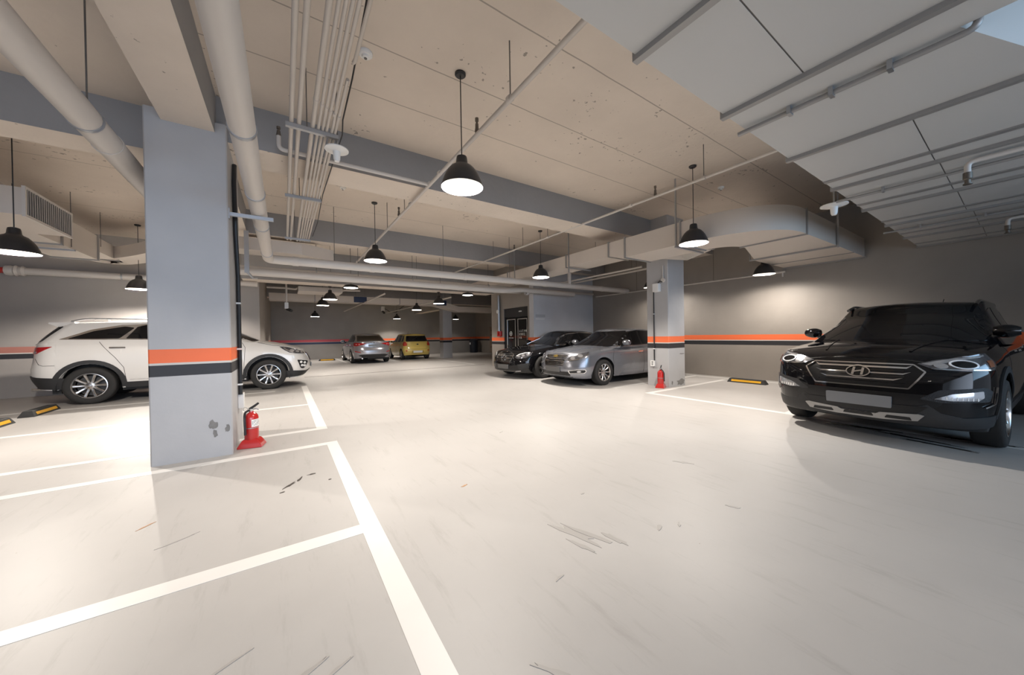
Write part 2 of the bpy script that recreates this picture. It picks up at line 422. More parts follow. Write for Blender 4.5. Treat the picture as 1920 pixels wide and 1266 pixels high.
def batten(x, y, z, label):
    t = thing('batten_light', label, 'lamp', (x, y, z), 0, 'flat lamps under the pipes')
    bm = bmnew(); lathe(bm, [(.20, 0), (.205, .03), (.17, .07), (.05, .10), (.001, .101)], 24); link('lamp_housing', bm, M['matte_black'], t, True)
    bm = bmnew(); lathe(bm, [(.001, -.012), (.15, -.010), (.19, .0), (.19, .004), (.001, .005)], 24); link('diffuser', bm, M['tubelight'], t, True)
    bm = bmnew(); tube(bm, [(0, 0, .09), (0, 0, CZ - z)], .008, 8); link('rod', bm, M['rod'], t)
batten(1.66, 10.95, 2.76, 'flat round white light under the pipe rack, left one of two')
batten(5.52, 11.1, 2.76, 'flat round white light under the pipe rack, near the entrance wall')

# ------------------------------------------------------------------ pipes
def collars(t, pts, r, axis, mname='pipe'):
    for p in pts:
        bm = bmnew(); d = {'x': Vector((.025, 0, 0)), 'y': Vector((0, .025, 0)), 'z': Vector((0, 0, .025))}[axis]
        tube(bm, [Vector(p) - d, Vector(p) + d], r, 20); link('coupling', bm, M[mname], t, True)
def rods(t, pts, top=CZ, r=.006):
    for p in pts:
        bm = bmnew(); tube(bm, [p, (p[0], p[1], top)], r, 8); link('hanger_rod', bm, M['rod'], t)
def ringclamp(t, c, r, axis):
    bm = bmnew(); w = .018
    lathe(bm, [(r, -w), (r + .006, -w), (r + .006, w), (r, w)], 20, axis, c, True); link('pipe_clamp', bm, M['steel'], t, True)

t = thing('drain_pipe', 'thick pale drain pipe hung left of the near pillar, running away from the camera', 'pipe', (-1.35, 0, 3.17))
bm = bmnew(); tube(bm, [(0, -4, 0), (0, 8.2, 0)], .105, 28); link('pipe_run', bm, M['pipe'], t, True)
for y in (4.35,): ringclamp(t, (0, y, 0), .106, 'y')
bm = bmnew(); lathe(bm, [(.106, -.03), (.112, -.03), (.112, .03), (.106, .03)], 24, 'y', (0, 4.8, 0), True); link('coupling', bm, M['pipe'], t, True)
rods(t, [(0.05, 4.23, .1), (0, 1.2, .1)], CZ - 3.17)

t = thing('drain_pipe', 'thick pale drain pipe beside the near pillar that elbows and runs to the right wall', 'pipe', (-.227, 8.12, 2.85))
bm = bmnew(); tube(bm, bend([(0, -12, 0), (0, 0, 0), (XR + .22, 0, 0)], .16, 8), .084, 28); link('pipe_run', bm, M['pipe'], t, True)
for y in (-4.95, -3.6, -2.35, -.6): ringclamp(t, (0, y, 0), .084, 'y')
for x in (.45, 1.9, 4.2, 6.9, 9.4): 
    bm = bmnew(); lathe(bm, [(.083, -.05), (.092, -.05), (.092, .05), (.083, .05)], 24, 'x', (x, 0, 0), True); link('coupling', bm, M['pipe'], t, True)
rods(t, [(1.15, 0, .07), (3.6, 0, .07), (5.6, 0, .07), (-.07, -4.9, .05), (-.05, -3.0, .05), (-.05, -2.1, .05)], CZ - 2.85)
bm = bmnew(); tube(bm, [(7.9, 0, .0), (7.9, 0, .30), (7.9, .0, .5)], .06, 16); link('riser', bm, M['pipe'], t, True)
t2 = thing('drain_pipe', 'pale drain pipe lower and farther back, ending at the blue-grey alcove wall', 'pipe', (-.6, 9.40, 2.795))
bm = bmnew(); tube(bm, bend([(-.3, 0, 0), (6.6, 0, -.05), (7.2, -.08, .02), (9.6, -.08, -.02)], .3, 6), .085, 24); link('pipe_run', bm, M['pipe'], t2, True)
for x in (1.2, 3.1, 5.0, 7.5): 
    bm = bmnew(); lathe(bm, [(.085, -.05), (.093, -.05), (.093, .05), (.085, .05)], 24, 'x', (x, 0, -.007*x), True); link('coupling', bm, M['pipe'], t2, True)
rods(t2, [(2.2, 0, .07), (4.4, 0, .05)], .78)
t3 = thing('water_pipe', 'thinner pale pipe running above and behind the lower drain pipe', 'pipe', (-.6, 9.75, 2.93))
bm = bmnew(); tube(bm, [(-.3, 0, 0), (11.1, 0, -.03)], .045, 16); link('pipe_run', bm, M['pipe'], t3, True)
for x in (1.3, 3.7, 6.2): ringclamp(t3, (x, 0, -.004), .046, 'x')
rods(t3, [(1.3, 0, .04), (3.7, 0, .03), (6.2, 0, .03)], CZ - 2.98)
t4 = thing('water_pipe', 'third pale pipe along the far side of the pipe rack', 'pipe', (-.6, 10.6, 2.93))
bm = bmnew(); tube(bm, [(-.3, 0, 0), (8.1, 0, -.03)], .055, 16); link('pipe_run', bm, M['pipe'], t4, True)
for x in (1.7, 4.1): ringclamp(t4, (x, 0, -.004), .056, 'x')
rods(t4, [(1.7, 0, .04), (4.1, 0, .03)], CZ - 2.93)
# upright channel that carries the rack beside the near pillar
t = thing('channel_bracket', 'grey steel channel hanger holding the pipe rack right of the near pillar', 'bracket', (-.62, 9.2, 2.60))
bm = bmnew(); box(bm, (-.04, -.17, .1), (.04, -.12, .98)); link('channel_post', bm, M['steel'], t)
bm = bmnew(); tube(bm, [(0, -.15, .12), (.10, -.13, 0), (.16, -.02, .02)], .025, 8); link('channel_foot', bm, M['steel'], t)
# bracket on the near pillar holding the first elbow pipe
t = thing('wall_bracket', 'pale blue-grey steel arm bracket from near pillar under the thick pipe', 'bracket', (-.5, 5.06, 2.744))
link('bracket_arm', mbox((0, -.02, -.02), (.42, .02, .02), .004), mat('bracket_paint', (.42, .45, .50), .4), t)
link('bracket_plate', mbox((0, -.04, -.06), (.01, .04, .06)), M['steel'], t)

def sprinkler_up(t, p, h=.16):
    bm = bmnew(); lathe(bm, [(.022, 0), (.026, .02), (.02, .05), (.018, h*.6), (.012, h*.62), (.012, h*.75), (.02, h*.78), (.02, h), (.001, h)], 10, 'z', p)
    link('sprinkler_head', bm, M['brass_dark'], t, True)
M['brass_dark'] = mat('tarnished_brass', (.16, .14, .12), .45, metal=.7)
t = thing('sprinkler_pipe', 'thin pale sprinkler pipe passing just beside the largest pendant lamp', 'pipe', (1.82, 0, 3.54))
bm = bmnew(); tube(bm, [(0, -4, 0), (0, 10.9, -.02)], .024, 14); link('pipe_run', bm, M['pipe'], t, True)
collars(t, [(0, 2.7, 0), (0, 4.45, 0), (0, 4.85, 0), (0, 5.75, 0)], .033, 'y')
bm = bmnew(); tube(bm, bend([(-1.83, 4.87, .16), (-1.83, 4.87, 0), (0, 4.87, 0)], .06), .024, 14); link('branch_pipe', bm, M['pipe'], t, True)
rods(t, [(0, 2.69, .02), (0, 6.1, .02), (0, 7.3, .02), (0, .4, .02)], CZ - 3.54)
sprinkler_up(t, (0, 3.36, .01)); sprinkler_up(t, (0, 6.45, .01)); sprinkler_up(t, (-1.83, 4.87, .14), .12)
t = thing('sprinkler_pipe', 'thin pale sprinkler pipe crossing behind the lamp by the curved duct', 'pipe', (5.19, 0, 3.585))
bm = bmnew(); tube(bm, [(.05, 1.0, 0), (-.05, 12.6, 0)], .022, 14); link('pipe_run', bm, M['pipe'], t, True)
collars(t, [(.03, 2.63, 0), (.02, 3.9, 0), (0, 6.2, 0)], .03, 'y')
rods(t, [(.03, 2.63, .02), (0, 6.2, .02), (0, 7.2, .02), (0, 8.7, .02)], CZ - 3.585)
sprinkler_up(t, (.02, 3.42, .01)); sprinkler_up(t, (0, 7.6, .01), .12)
t = thing('sprinkler_pipe', 'thin sprinkler pipe slanting beside the alcove under the long duct', 'pipe', (7.9, 0, 3.05))
bm = bmnew(); tube(bm, [(0, 5.6, 0), (0, 9.6, .0)], .025, 12); link('pipe_run', bm, M['pipe'], t, True)
bm = bmnew(); tube(bm, [(.9, 5.3, .12), (.9, 9.3, .10)], .03, 12); link('pipe_run', bm, M['pipe'], t, True)
rods(t, [(0, 7.2, .02), (.9, 6.6, .1)], CZ - 3.05)
t = thing('sprinkler_pipe', 'thin sprinkler pipe along the right wall just behind the grey pillar', 'pipe', (10.2, 0, 2.55))
bm = bmnew(); tube(bm, [(.2, 3.3, .22), (.2, 9.5, .22)], .022, 12); link('pipe_run', bm, M['pipe'], t, True)
bm = bmnew(); tube(bm, [(.2, 3.35, .2), (.2, 3.35, .1)], .016, 10); link('sprinkler_drop', bm, M['pipe'], t, True)
rods(t, [(.2, 7.6, .24), (.2, 5.0, .24)], CZ - 2.55)
# thin dark conduit clipped under the slab behind the first beam
t = thing('cable_conduit', 'thin dark conduit clipped along the slab behind the first beam', 'conduit', (0, 6.6, 4.045))
bm = bmnew(); tube(bm, [(.6, .22, 0), (1.0, .14, -.01), (1.5, .06, 0), (3.2, 0, 0), (7.3, -.2, 0)], .012, 8); link('conduit_run', bm, M['pipe_small'], t)
for x in (1.15, 1.9, 3.3, 4.9, 6.1): link('clip', mbox((x - .02, -.06, -.03), (x + .02, .05, .034)), M['steel'], t)
# smoke detectors
def detector(x, y, label, r=.055):
    t = thing('smoke_detector', label, 'detector', (x, y, CZ), 0, 'round detectors on the slab')
    bm = bmnew(); lathe(bm, [(r, 0), (r, -.018), (r*.85, -.03), (r*.55, -.032), (r*.5, -.05), (r*.3, -.055), (.001, -.056)], 24); link('detector_body', bm, M['white'], t, True)
    bm = bmnew(); lathe(bm, [(r*.22, -.056), (r*.2, -.062), (.001, -.0625)], 14); link('sensor', bm, M['rod'], t, True)
detector(.71, 3.56, 'white round smoke detector beside the end of the conduit bundle', .065)
detector(.95, 6.95, 'white round smoke detector on the slab behind the first beam')
detector(7.04, 3.23, 'white round detector on the dark slab above the curved duct')
detector(6.85, 6.15, 'white round detector in the corner above the long duct')

# conduit bundle on trapeze hangers
CX = [(.10, .021), (.165, .021), (.285, .022), (.335, .0145), (.375, .0145), (.412, .0145), (.448, .0145), (.485, .0145)]
CL = ['outermost left', 'second from the left', 'thick one in the middle', 'fourth from the left', 'fifth from the left', 'third from the right', 'second from the right', 'outermost right']
for i, ((x, r), lb) in enumerate(zip(CX, CL)):
    t = thing('conduit', 'pale painted steel conduit of the ceiling bundle, ' + lb, 'conduit', (x + (.006 if i == 7 else 0), 0, 3.47 + r), 0, 'bundle of conduits under the slab')
    pts = [(0, -4, 0), (0, 9.0, 0)]
    if i == 7: pts = [(.0, 3.2, .02), (0, 3.9, 0), (0, 9.0, 0)]
    if i == 6: pts = [(0, -4, 0), (0, 3.4, 0), (0.012, 3.9, 0), (0, 9.0, 0)]
    bm = bmnew(); tube(bm, pts, r, 14); link('conduit_run', bm, M['pipe_small'], t, True)
    if i > 1: collars(t, [(0, 3.55 + .03*i, 0), (0, 7.3, 0)], r + .003, 'y', 'pipe_small')
t = thing('conduit', 'short looped pale conduit ending beside the smoke detector', 'conduit', (.505, 0, 3.485), 0, 'bundle of conduits under the slab')
bm = bmnew(); tube(bm, [(0, -4, 0), (0, 2.92, 0), (0, 2.99, .03)], .0145, 14); link('conduit_run', bm, M['pipe_small'], t, True)
for y, lb in ((4.09, 'nearest trapeze hanger'), (6.12, 'middle trapeze hanger'), (8.72, 'farthest trapeze hanger'), (1.6, 'trapeze hanger overhead')):
    t = thing('trapeze_hanger', 'grey steel channel on rods under the conduit bundle, ' + lb, 'hanger', (0, y, 3.45), 0, 'hangers of the conduit bundle')
    link('channel', mbox((.05, -.02, -.02), (.525, .02, .02)), M['steel'], t)
    rods(t, [(.235, 0, .02), (.515, 0, .02)] if y > 2 else [(.235, 0, .02)], CZ - 3.45, .005)
# loose cable at the right side of the bundle
t = thing('cable', 'loose dark cable sagging along the right edge of the conduit bundle', 'cable', (.545, 0, 3.5))
bm = bmnew(); tube(bm, [(-.06, -3, .06), (-.05, 2.2, .08), (0, 3.3, .10), (.0, 3.9, .05), (.035, 4.2, .06), (.0, 6.1, .05), (.03, 7.5, .02), (.02, 8.7, .05)], .007, 8); link('cable_run', bm, M['black'], t, True)

# white round antennas
def antenna(x, y, z, label, top, r=.12):
    t = thing('dome_antenna', label, 'antenna', (x, y, z), 0, 'white ceiling antennas')
    bm = bmnew(); lathe(bm, [(.001, .024), (r*.5, .022), (r, .008), (r, -.002), (r*.5, -.012), (.04, -.02), (.034, -.10), (.024, -.125), (.001, -.127)], 28); link('antenna_body', bm, M['white'], t, True)
    bm = bmnew(); tube(bm, [(0, 0, .02), (0, 0, top - z)], .01, 8); link('antenna_stem', bm, M['steel'], t)
antenna(.52, 4.2, 3.37, 'white disc antenna hanging beside the conduit bundle', CZ)
antenna(6.03, 1.38, 2.93, 'white disc antenna hanging at the edge of the wide duct', CZ, .14)

# ------------------------------------------------------------------ ducts
def flange_y(t, y, x0, x1, z0, z1, w=.03, p=.022, m='flange'):
    """rectangular ring flange across a duct that runs along y"""
    bm = bmnew()
    box(bm, (x0 - p, y - w/2, z0 - p), (x1 + p, y + w/2, z0)); box(bm, (x0 - p, y - w/2, z1), (x1 + p, y + w/2, z1 + p))
    box(bm, (x0 - p, y - w/2, z0), (x0, y + w/2, z1)); box(bm, (x1, y - w/2, z0), (x1 + p, y + w/2, z1))
    return link('flange', bm, M[m], t)
def flange_x(t, x, y0, y1, z0, z1, w=.03, p=.022, m='flange'):
    bm = bmnew()
    box(bm, (x - w/2, y0 - p, z0 - p), (x + w/2, y1 + p, z0)); box(bm, (x - w/2, y0 - p, z1), (x + w/2, y1 + p, z1 + p))
    box(bm, (x - w/2, y0 - p, z0), (x + w/2, y0, z1)); box(bm, (x - w/2, y1, z0), (x + w/2, y1 + p, z1))
    return link('flange', bm, M[m], t)

# curved duct on the right: comes along y, bends to the right wall
t = thing('air_duct', 'long grey rectangular duct that bends round the pillar into the right wall', 'duct', (0, 0, 2.885))
H1 = .395
def pwr(v, e): return max(0.0, v)**e
def dsec(poly, z0=0.0, z1=H1, name='duct_section'):
    bm = bmnew(); prism(bm, poly, z0, z1); return link(name, bm, M['duct'], t, True, angle=30)
xl, xr = 5.95, 6.80
HF = .105           # the far part is shallower: its underside is higher
dsec([(xl, 3.42), (xr, 3.42), (xr, 4.62), (xl, 4.62)])
bm = bmnew()
v0 = [bm.verts.new(p) for p in ((xl, 4.62, 0), (xr, 4.62, 0), (xr, 4.62, H1), (xl, 4.62, H1))]; v1 = [bm.verts.new(p) for p in ((xl, 5.05, HF), (6.6, 5.05, HF), (6.6, 5.05, H1), (xl, 5.05, H1))]
for k in range(4): bm.faces.new((v0[k], v0[(k+1) % 4], v1[(k+1) % 4], v1[k]))
bm.faces.new(v0); bm.faces.new(v1); link('duct_reducer', bm, M['duct'], t)
for y0, y1 in ((5.05, 6.4), (6.4, 9.1), (9.1, 11.6)): dsec([(xl, y0), (6.6, y0), (6.6, y1), (xl, y1)], HF)
arc = []
for k in range(19):
    a = (PI/2) * k/18
    arc.append((7.1 - 1.15*pwr(math.cos(a), .86), 3.36 - 1.38*pwr(math.sin(a), .86)))
inner = []
for k in range(13):
    a = 1.5*PI - (PI/2) * k/12
    inner.append((7.24 + .44*math.cos(a), 3.40 + .46*math.sin(a)))
dsec([(xl, 3.42)] + arc + [(7.15, 1.98), (7.15, 2.94)] + inner + [(xr, 3.42)], name='duct_bend')
dsec([(7.15, 1.98), (8.65, 1.95), (8.65, 3.30), (7.32, 2.94), (7.15, 2.94)])
dsec([(8.65, 1.95), (XR - .004, 1.93), (XR - .004, 3.36), (8.65, 3.36)])
flange_y(t, 3.42, xl, xr, 0, H1); flange_y(t, 4.62, xl, xr, 0, H1)
for y in (5.05, 6.4, 9.1): flange_y(t, y, xl, 6.6, HF, H1)
flange_x(t, 7.15, 1.98, 2.94, 0, H1); flange_x(t, 8.65, 1.95, 3.36, 0, H1, .05, .03)
bm = bmnew(); box(bm, (9.72, 1.93, -.012), (9.76, 3.36, -.0)); link('seam', bm, M['flange'], t)
bm = bmnew(); box(bm, (10.50, 1.90, -.03), (10.55, 3.40, 0)); link('flange', bm, M['flange'], t)
for (x, y) in ((xl, 6.3), (xl, 8.7), (xl, 3.5), (8.63, 1.92)):
    link('hanger_strap', mbox((x - .022, y - .012, -.05), (x - .002, y + .012, CZ - 2.885)), M['steel'], t)
link('trapeze_bar', mbox((xl - .04, 3.47, -.05), (6.85, 3.51, -.024)), M['steel'], t)
link('trapeze_bar', mbox((xl - .04, 6.27, HF - .05), (6.7, 6.31, HF - .024)), M['steel'], t)
# cable tray end and loose cables behind the pillar under this duct
t = thing('cable_tray', 'small cable tray with loose cables under the duct beside the pillar', 'cable tray', (7.25, 3.75, 2.98))
link('tray', mbox((-.3, -.25, 0), (.1, -.2, .06)), M['steel'], t)
for k in range(7):
    bm = bmnew(); tube(bm, [(-.26 + .05*k, -.2, .0), (-.26 + .05*k, .3, -.05 - .01*k), (-.4 + .06*k, .9, .03), (-.4 + .06*k, 1.3, .2)], .012, 6); link('cable_strand', bm, M['pipe_small'], t)

# wide insulated duct overhead on the right: runs along x, flanged joints across it
t = thing('wide_air_duct', 'very wide pale duct overhead at the right, with flanged joints across it', 'duct', (0, 0, 2.94))
H2 = .52
def yfar(x): return 1.272 - (x - 1.2) * .0107
def ynear(x): return .19 - (x - 3.09) * .36
joints = [.4, 1.77, 2.80, 4.04, 5.33, 6.63, 7.93, 9.30, XR - .004]
seams_y = {2: .775, 3: .72, 4: .48, 5: .46, 6: .44, 7: .40, 8: .37}
for i, (a, b) in enumerate(zip(joints, joints[1:])):
    if b <= 3.0: near = [(a, -2.6), (b, -2.6)]
    elif a < 3.0: near = [(a, -2.6), (3.09, -2.6), (3.094, ynear(3.094)), (b, ynear(b))]
    else: near = [(a, ynear(a)), (b, ynear(b))]
    ys = {0: None, 1: .775, 2: None, 3: .48, 4: .46, 5: .44, 6: .39, 7: .37}[i]
    def sec(poly):
        bm = bmnew(); prism(bm, poly, 0, H2); link('duct_panel', bm, M['duct_big'], t)
    g_ = .004
    if ys:
        sec([(a + g_, ys + g_), (b - g_, ys + g_), (b - g_, yfar(b)), (a + g_, yfar(a))])
        sec([(near[0][0] + g_, near[0][1])] + near[1:-1] + [(near[-1][0] - g_, near[-1][1]), (b - g_, ys - g_), (a + g_, ys - g_)])
        link('seam_strip', mbox((a, ys - .012, .004), (b, ys + .012, .02)), M['rod'], t)
    else:
        sec([(near[0][0] + g_, near[0][1])] + near[1:-1] + [(near[-1][0] - g_, near[-1][1]), (b - g_, yfar(b)), (a + g_, yfar(a))])
for i, x in enumerate(joints[1:-1]):
    yn = -2.6 if x < 3 else ynear(x)
    link('flange', mbox((x - .022, yn, -.032), (x + .022, yfar(x) + .02, H2 + .03)), M['flange'], t)
for i, x in enumerate(joints[4:]):
    link('stiffener', mbox((x - .34 - (.1 if i > 2 else 0), ynear(x - .4), -.012), (x - .27 - (.1 if i > 2 else 0), yfar(x) + .005, .002)), M['flange'], t)
link('flange', mbox((XR - .06, -2.6, -.03), (XR - .02, yfar(XR) + .02, H2)), M['flange'], t)
# conduits and small pipes clipped under the wide duct
t = thing('conduit', 'pale conduit clipped under the wide duct, turning up at its notched corner', 'conduit', (3.115, 0, 2.905), 0, 'conduits under the wide duct')
bm = bmnew(); tube(bm, bend([(0, 1.29, 0), (0, .13, 0), (0, .13, .6)], .05), .018, 14); link('conduit_run', bm, M['flange'], t, True)
for y in (.95, .72, .45): link('clip', mbox((-.03, y - .012, -.024), (.03, y + .012, .035)), M['steel'], t)
for (x, lb) in ((5.78, 'the nearer one'), (8.36, 'the farther one')):
    t = thing('sprinkler_pipe', 'pipe with a drooping sprinkler head under the wide duct, ' + lb, 'pipe', (x, 0, 2.90), 0, 'sprinkler pipes under the wide duct')
    bm = bmnew(); tube(bm, [(0, 1.30, 0), (0, -1.6, 0)], .016, 12); link('pipe_run', bm, M['flange'], t, True)
    hx, hy = (-.25, .30) if x < 7 else (.55, .13)
    bm = bmnew(); tube(bm, bend([(hx, -1.5, 0), (hx, hy, 0), (hx, hy, -.13)], .05), .022, 12); link('elbow_pipe', bm, M['pipe'], t, True)
    bm = bmnew(); lathe(bm, [(.03, -.10), (.03, -.16), (.02, -.17), (.02, -.2), (.03, -.205), (.03, -.215), (.001, -.216)], 12, 'z', (hx, hy, 0)); link('sprinkler_head', bm, M['brass_dark'], t, True)
    for y in (.9, .3): link('clip', mbox((-.026, y - .01, -.02), (.026, y + .01, .038)), M['steel'], t)

# left duct with the louvred grille box
t = thing('air_duct', 'grey duct at the left with a louvred grille box on its side', 'duct', (0, 0, 3.04))
bm = bmnew(); box(bm, (-3.52, -4, 0), (-2.955, 6.2, .46)); link('duct_section', bm, M['duct'], t)
bm = bmnew(); box(bm, (-3.52, 6.205, 0), (-2.955, 8.6, .46)); link('duct_section', bm, M['duct'], t)
bm = bmnew(); box(bm, (-3.52, 8.605, 0), (-2.955, 9.9, .46)); link('duct_section', bm, M['duct'], t)
bm = bmnew(); prism(bm, [(-3.5, 9.9), (-2.96, 9.9), (-2.96, 10.85), (-3.4, 10.85)], .17, .44); link('duct_reducer', bm, M['duct'], t)
# sweep round behind the pillar and along x
cen = bend([(-3.2, 10.85, 0), (-3.2, 11.35, 0), (-2.2, 10.2, 0), (-1.4, 8.68, 0), (-.2, 8.68, 0)], .8, 8)
def ribbon(cen, w, z0, z1):
    bm = bmnew(); rings = []
    for i, p in enumerate(cen):
        d = (cen[min(i+1, len(cen)-1)] - cen[max(i-1, 0)]).normalized(); s = Vector((-d.y, d.x, 0)) * w/2
        rings.append([bm.verts.new(q) for q in (p + s + Vector((0, 0, z0)), p - s + Vector((0, 0, z0)), p - s + Vector((0, 0, z1)), p + s + Vector((0, 0, z1)))])
    for a, b in zip(rings, rings[1:]):
        for k in range(4): bm.faces.new((a[k], a[(k+1) % 4], b[(k+1) % 4], b[k]))
    bm.faces.new(rings[0]); bm.faces.new(rings[-1][::-1]); return bm
link('duct_bend', ribbon(cen, .52, .18, .42), M['duct'], t, True, angle=40)
bm = bmnew(); prism(bm, [(-.2, 8.42), (.35, 8.42), (.98, 8.78), (.98, 8.9), (-.2, 8.94)], .18, .42); link('duct_end', bm, M['duct'], t)
for y in (6.2, 8.6, 9.9): flange_y(t, y, -3.52, -2.955, 0, .46, .04)
flange_y(t, 10.85, -3.46, -2.95, .17, .44)
# grille box
link('grille_box', mbox((-2.95, 6.72, -.03), (-2.60, 7.80, .30)), M['duct'], t)
bm = bmnew()
for a, b in (((-2.60, 6.70, -.05), (-2.57, 7.82, -.02)), ((-2.60, 6.70, .29), (-2.57, 7.82, .32)), ((-2.60, 6.70, -.02), (-2.57, 6.73, .29)), ((-2.60, 7.79, -.02), (-2.57, 7.82, .29))): box(bm, a, b)
gf = link('grille_frame', bm, M['pipe'], t)
link('grille_back', mbox((-2.605, 6.73, -.02), (-2.598, 7.79, .29)), M['black'], t)
for k in range(22):
    y = 6.755 + k * 1.02/21
    o = link('louvre', mbox((-.002, -.018, -.02), (.002, .018, .29)), M['pipe'], gf); o.location = (-2.582, y, 0); o.rotation_euler = (0, 0, R(55))
link('trapeze_bar', mbox((-3.6, 8.86, -.05), (-2.9, 8.90, -.024)), M['steel'], t)
done = set()
for o in t.children_recursive:           # duct enlarged and moved away from the camera to clear the lamp cord
    if o.data not in done: o.data.transform(Matrix.Scale(1.1, 4)); done.add(o.data)
    o.location = o.location * 1.1
rods(t, [(-3.235, 9.77, .02), (-3.235, 6.7, 0), (-3.89, 9.77, .02), (-3.235, 11.0, .3)], CZ - 3.04)

# fire main on the left back wall
t = thing('fire_main', 'lagged pale fire pipe along the left back wall with a red valve end', 'pipe', (-5.4, 13.14, 3.0))
bm = bmnew(); tube(bm, [(.25, 0, 0), (4.75, 0, 0)], .085, 20); link('pipe_run', bm, M['pipe'], t, True)
bm = bmnew(); lathe(bm, [(.085, -.16), (.11, -.15), (.12, -.08), (.10, -.03), (.13, 0), (.10, .04), (.12, .1), (.09, .14)], 18, 'x', (.2, 0, 0)); link('valve_body', bm, M['pipe'], t, True)
bm = bmnew(); tube(bm, [(-.6, 0, 0), (.06, 0, 0)], .07, 16); link('red_pipe', bm, M['red'], t, True)
ringclamp(t, (1.9, 0, 0), .087, 'x'); ringclamp(t, (2.75, 0, 0), .087, 'x')
link('wall_bracket', mbox((2.7, -.02, .06), (2.78, .14, .10)), M['steel'], t)

# far ducts and beams hardware
t = thing('air_duct', 'far duct running across the back room, dipping beyond the far pillar', 'duct', (0, 18.2, 2.98))
bm = bmnew(); box(bm, (-.5, -.35, 0), (7.0, .35, .30)); link('duct_section', bm, M['duct'], t)
bm = bmnew(); v0 = [bm.verts.new(p) for p in ((7.0, -.35, 0), (7.0, .35, 0), (7.0, .35, .3), (7.0, -.35, .3))]
v1 = [bm.verts.new(p) for p in ((8.3, -.35, -.30), (8.3, .35, -.30), (8.3, .35, 0), (8.3, -.35, 0))]; v2 = [bm.verts.new(p) for p in ((12.5, -.35, -.30), (12.5, .35, -.30), (12.5, .35, 0), (12.5, -.35, 0))]
for a, b in ((v0, v1), (v1, v2)):
    for k in range(4): bm.faces.new((a[k], a[(k+1) % 4], b[(k+1) % 4], b[k]))
bm.faces.new(v0); bm.faces.new(v2); link('duct_dip', bm, M['duct'], t)
for x in (1.2, 3.1, 5.0): flange_x(t, x, -.35, .35, 0, .3)
rods(t, [(2.0, -.3, .3), (4.2, -.3, .3), (6.2, -.3, .3)], CZ - 2.98)
t = thing('air_diffuser', 'square pale duct end panel under the pipe rack at the left', 'duct', (1.2, 14.6, 2.98))
bm = bmnew(); prism(bm, [(-.75, -.5), (.65, -.5), (.65, .6), (-.75, .6)], 0, .16); link('diffuser_panel', bm, M['duct'], t)
rods(t, [(-.6, .4, .1), (.5, .4, .1)], CZ - 2.98)
t = thing('sprinkler_pipe', 'thin pipe slanting under the far duct, left of the silver sedan', 'pipe', (3.2, 0, 2.84))
bm = bmnew(); tube(bm, [(.0, 13.4, .1), (-.05, 23.5, .1)], .03, 10); link('pipe_run', bm, M['pipe'], t, True)
t = thing('sprinkler_pipe', 'thin pipe slanting towards the far pillar above the yellow hatchback', 'pipe', (5.9, 0, 2.84))
bm = bmnew(); tube(bm, [(.0, 13.4, .1), (-.05, 24.2, .1)], .03, 10); link('pipe_run', bm, M['pipe'], t, True)
t = thing('cable_conduit', 'kinked pale conduit along the far beam at the left', 'conduit', (-.5, 15.5, 3.22))
bm = bmnew(); tube(bm, [(0, 0, 0), (.55, 0, 0), (.9, 0, -.02), (1.05, 0, .06), (1.3, 0, .06), (1.5, 0, -.02), (2.4, 0, -.02), (2.6, 0, .03), (3.2, 0, .05)], .035, 8); link('conduit_run', bm, M['pipe'], t)
rods(t, [(.6, 0, .02), (2.4, 0, 0)], CZ - 3.22)
for (x, lb) in ((3.0, 'left blue ceiling cassette beside the flat light'), (7.0, 'right blue ceiling cassette beside the far pillar')):
    t = thing('hanging_sign', 'small dark blue hanging sign, ' + lb.replace('ceiling cassette', 'one'), 'sign', (x, 17.2, 2.94), 0, 'blue hanging signs')
    link('sign_panel', mbox((-.28, -.015, 0), (.28, .015, .26)), M['sign_blue'], t)
    rods(t, [(-.2, 0, .26), (.2, 0, .26)], CZ - 2.94, .005)

# cameras
def camera_drop(x, y, z, label, top):
    t = thing('security_camera', label, 'camera', (x, y, z))
    bm = bmnew(); tube(bm, [(0, 0, .22), (0, 0, top - z)], .03, 10); link('drop_pipe', bm, M['pipe'], t, True)
    link('junction_box', mbox((-.06, -.05, 0), (.06, .05, .22), .01), M['white'], t)
    bm = bmnew(); tube(bm, [(.02, .05, -.01), (.14, -.18, -.08)], .05, 12); link('camera_body', bm, M['matte_black'], t, True)
camera_drop(.10, 14.7, 2.38, 'black security camera on a long pale drop pipe by the left wall', CZ)
t = thing('security_camera', 'security camera with white box on the far wall above the sedan', 'camera', (5.7, 24.595, 3.1))
link('junction_box', mbox((-.12, -.12, .0), (.12, 0, .32), .02), M['white'], t)
bm = bmnew(); tube(bm, [(0, -.05, -.02), (.02, -.35, -.14)], .07, 12); link('camera_body', bm, M['matte_black'], t, True)
bm = bmnew(); tube(bm, [(.1, -.02, .2), (.5, -.03, -.05), (.9, -.03, -.05), (1.3, -.03, .3), (1.7, -.03, .55)], .02, 6); link('cable_run', bm, M['black'], t)
t = thing('security_camera', 'small black dome camera on the corner above the entrance', 'camera', (7.5, 10.06, 2.78))
link('mount_plate', mbox((0, -.06, .04), (.02, .06, .16)), M['white'], t)
bm = bmnew(); lathe(bm, [(.05, .1), (.06, .06), (.055, .02), (.03, -.02), (.001, -.03)], 16, 'z', (-.07, 0, 0)); link('camera_body', bm, M['matte_black'], t, True)
bm = bmnew(); tube(bm, [(0, 0, .09), (-.07, 0, .09)], .02, 8); link('mount_arm', bm, M['matte_black'], t)

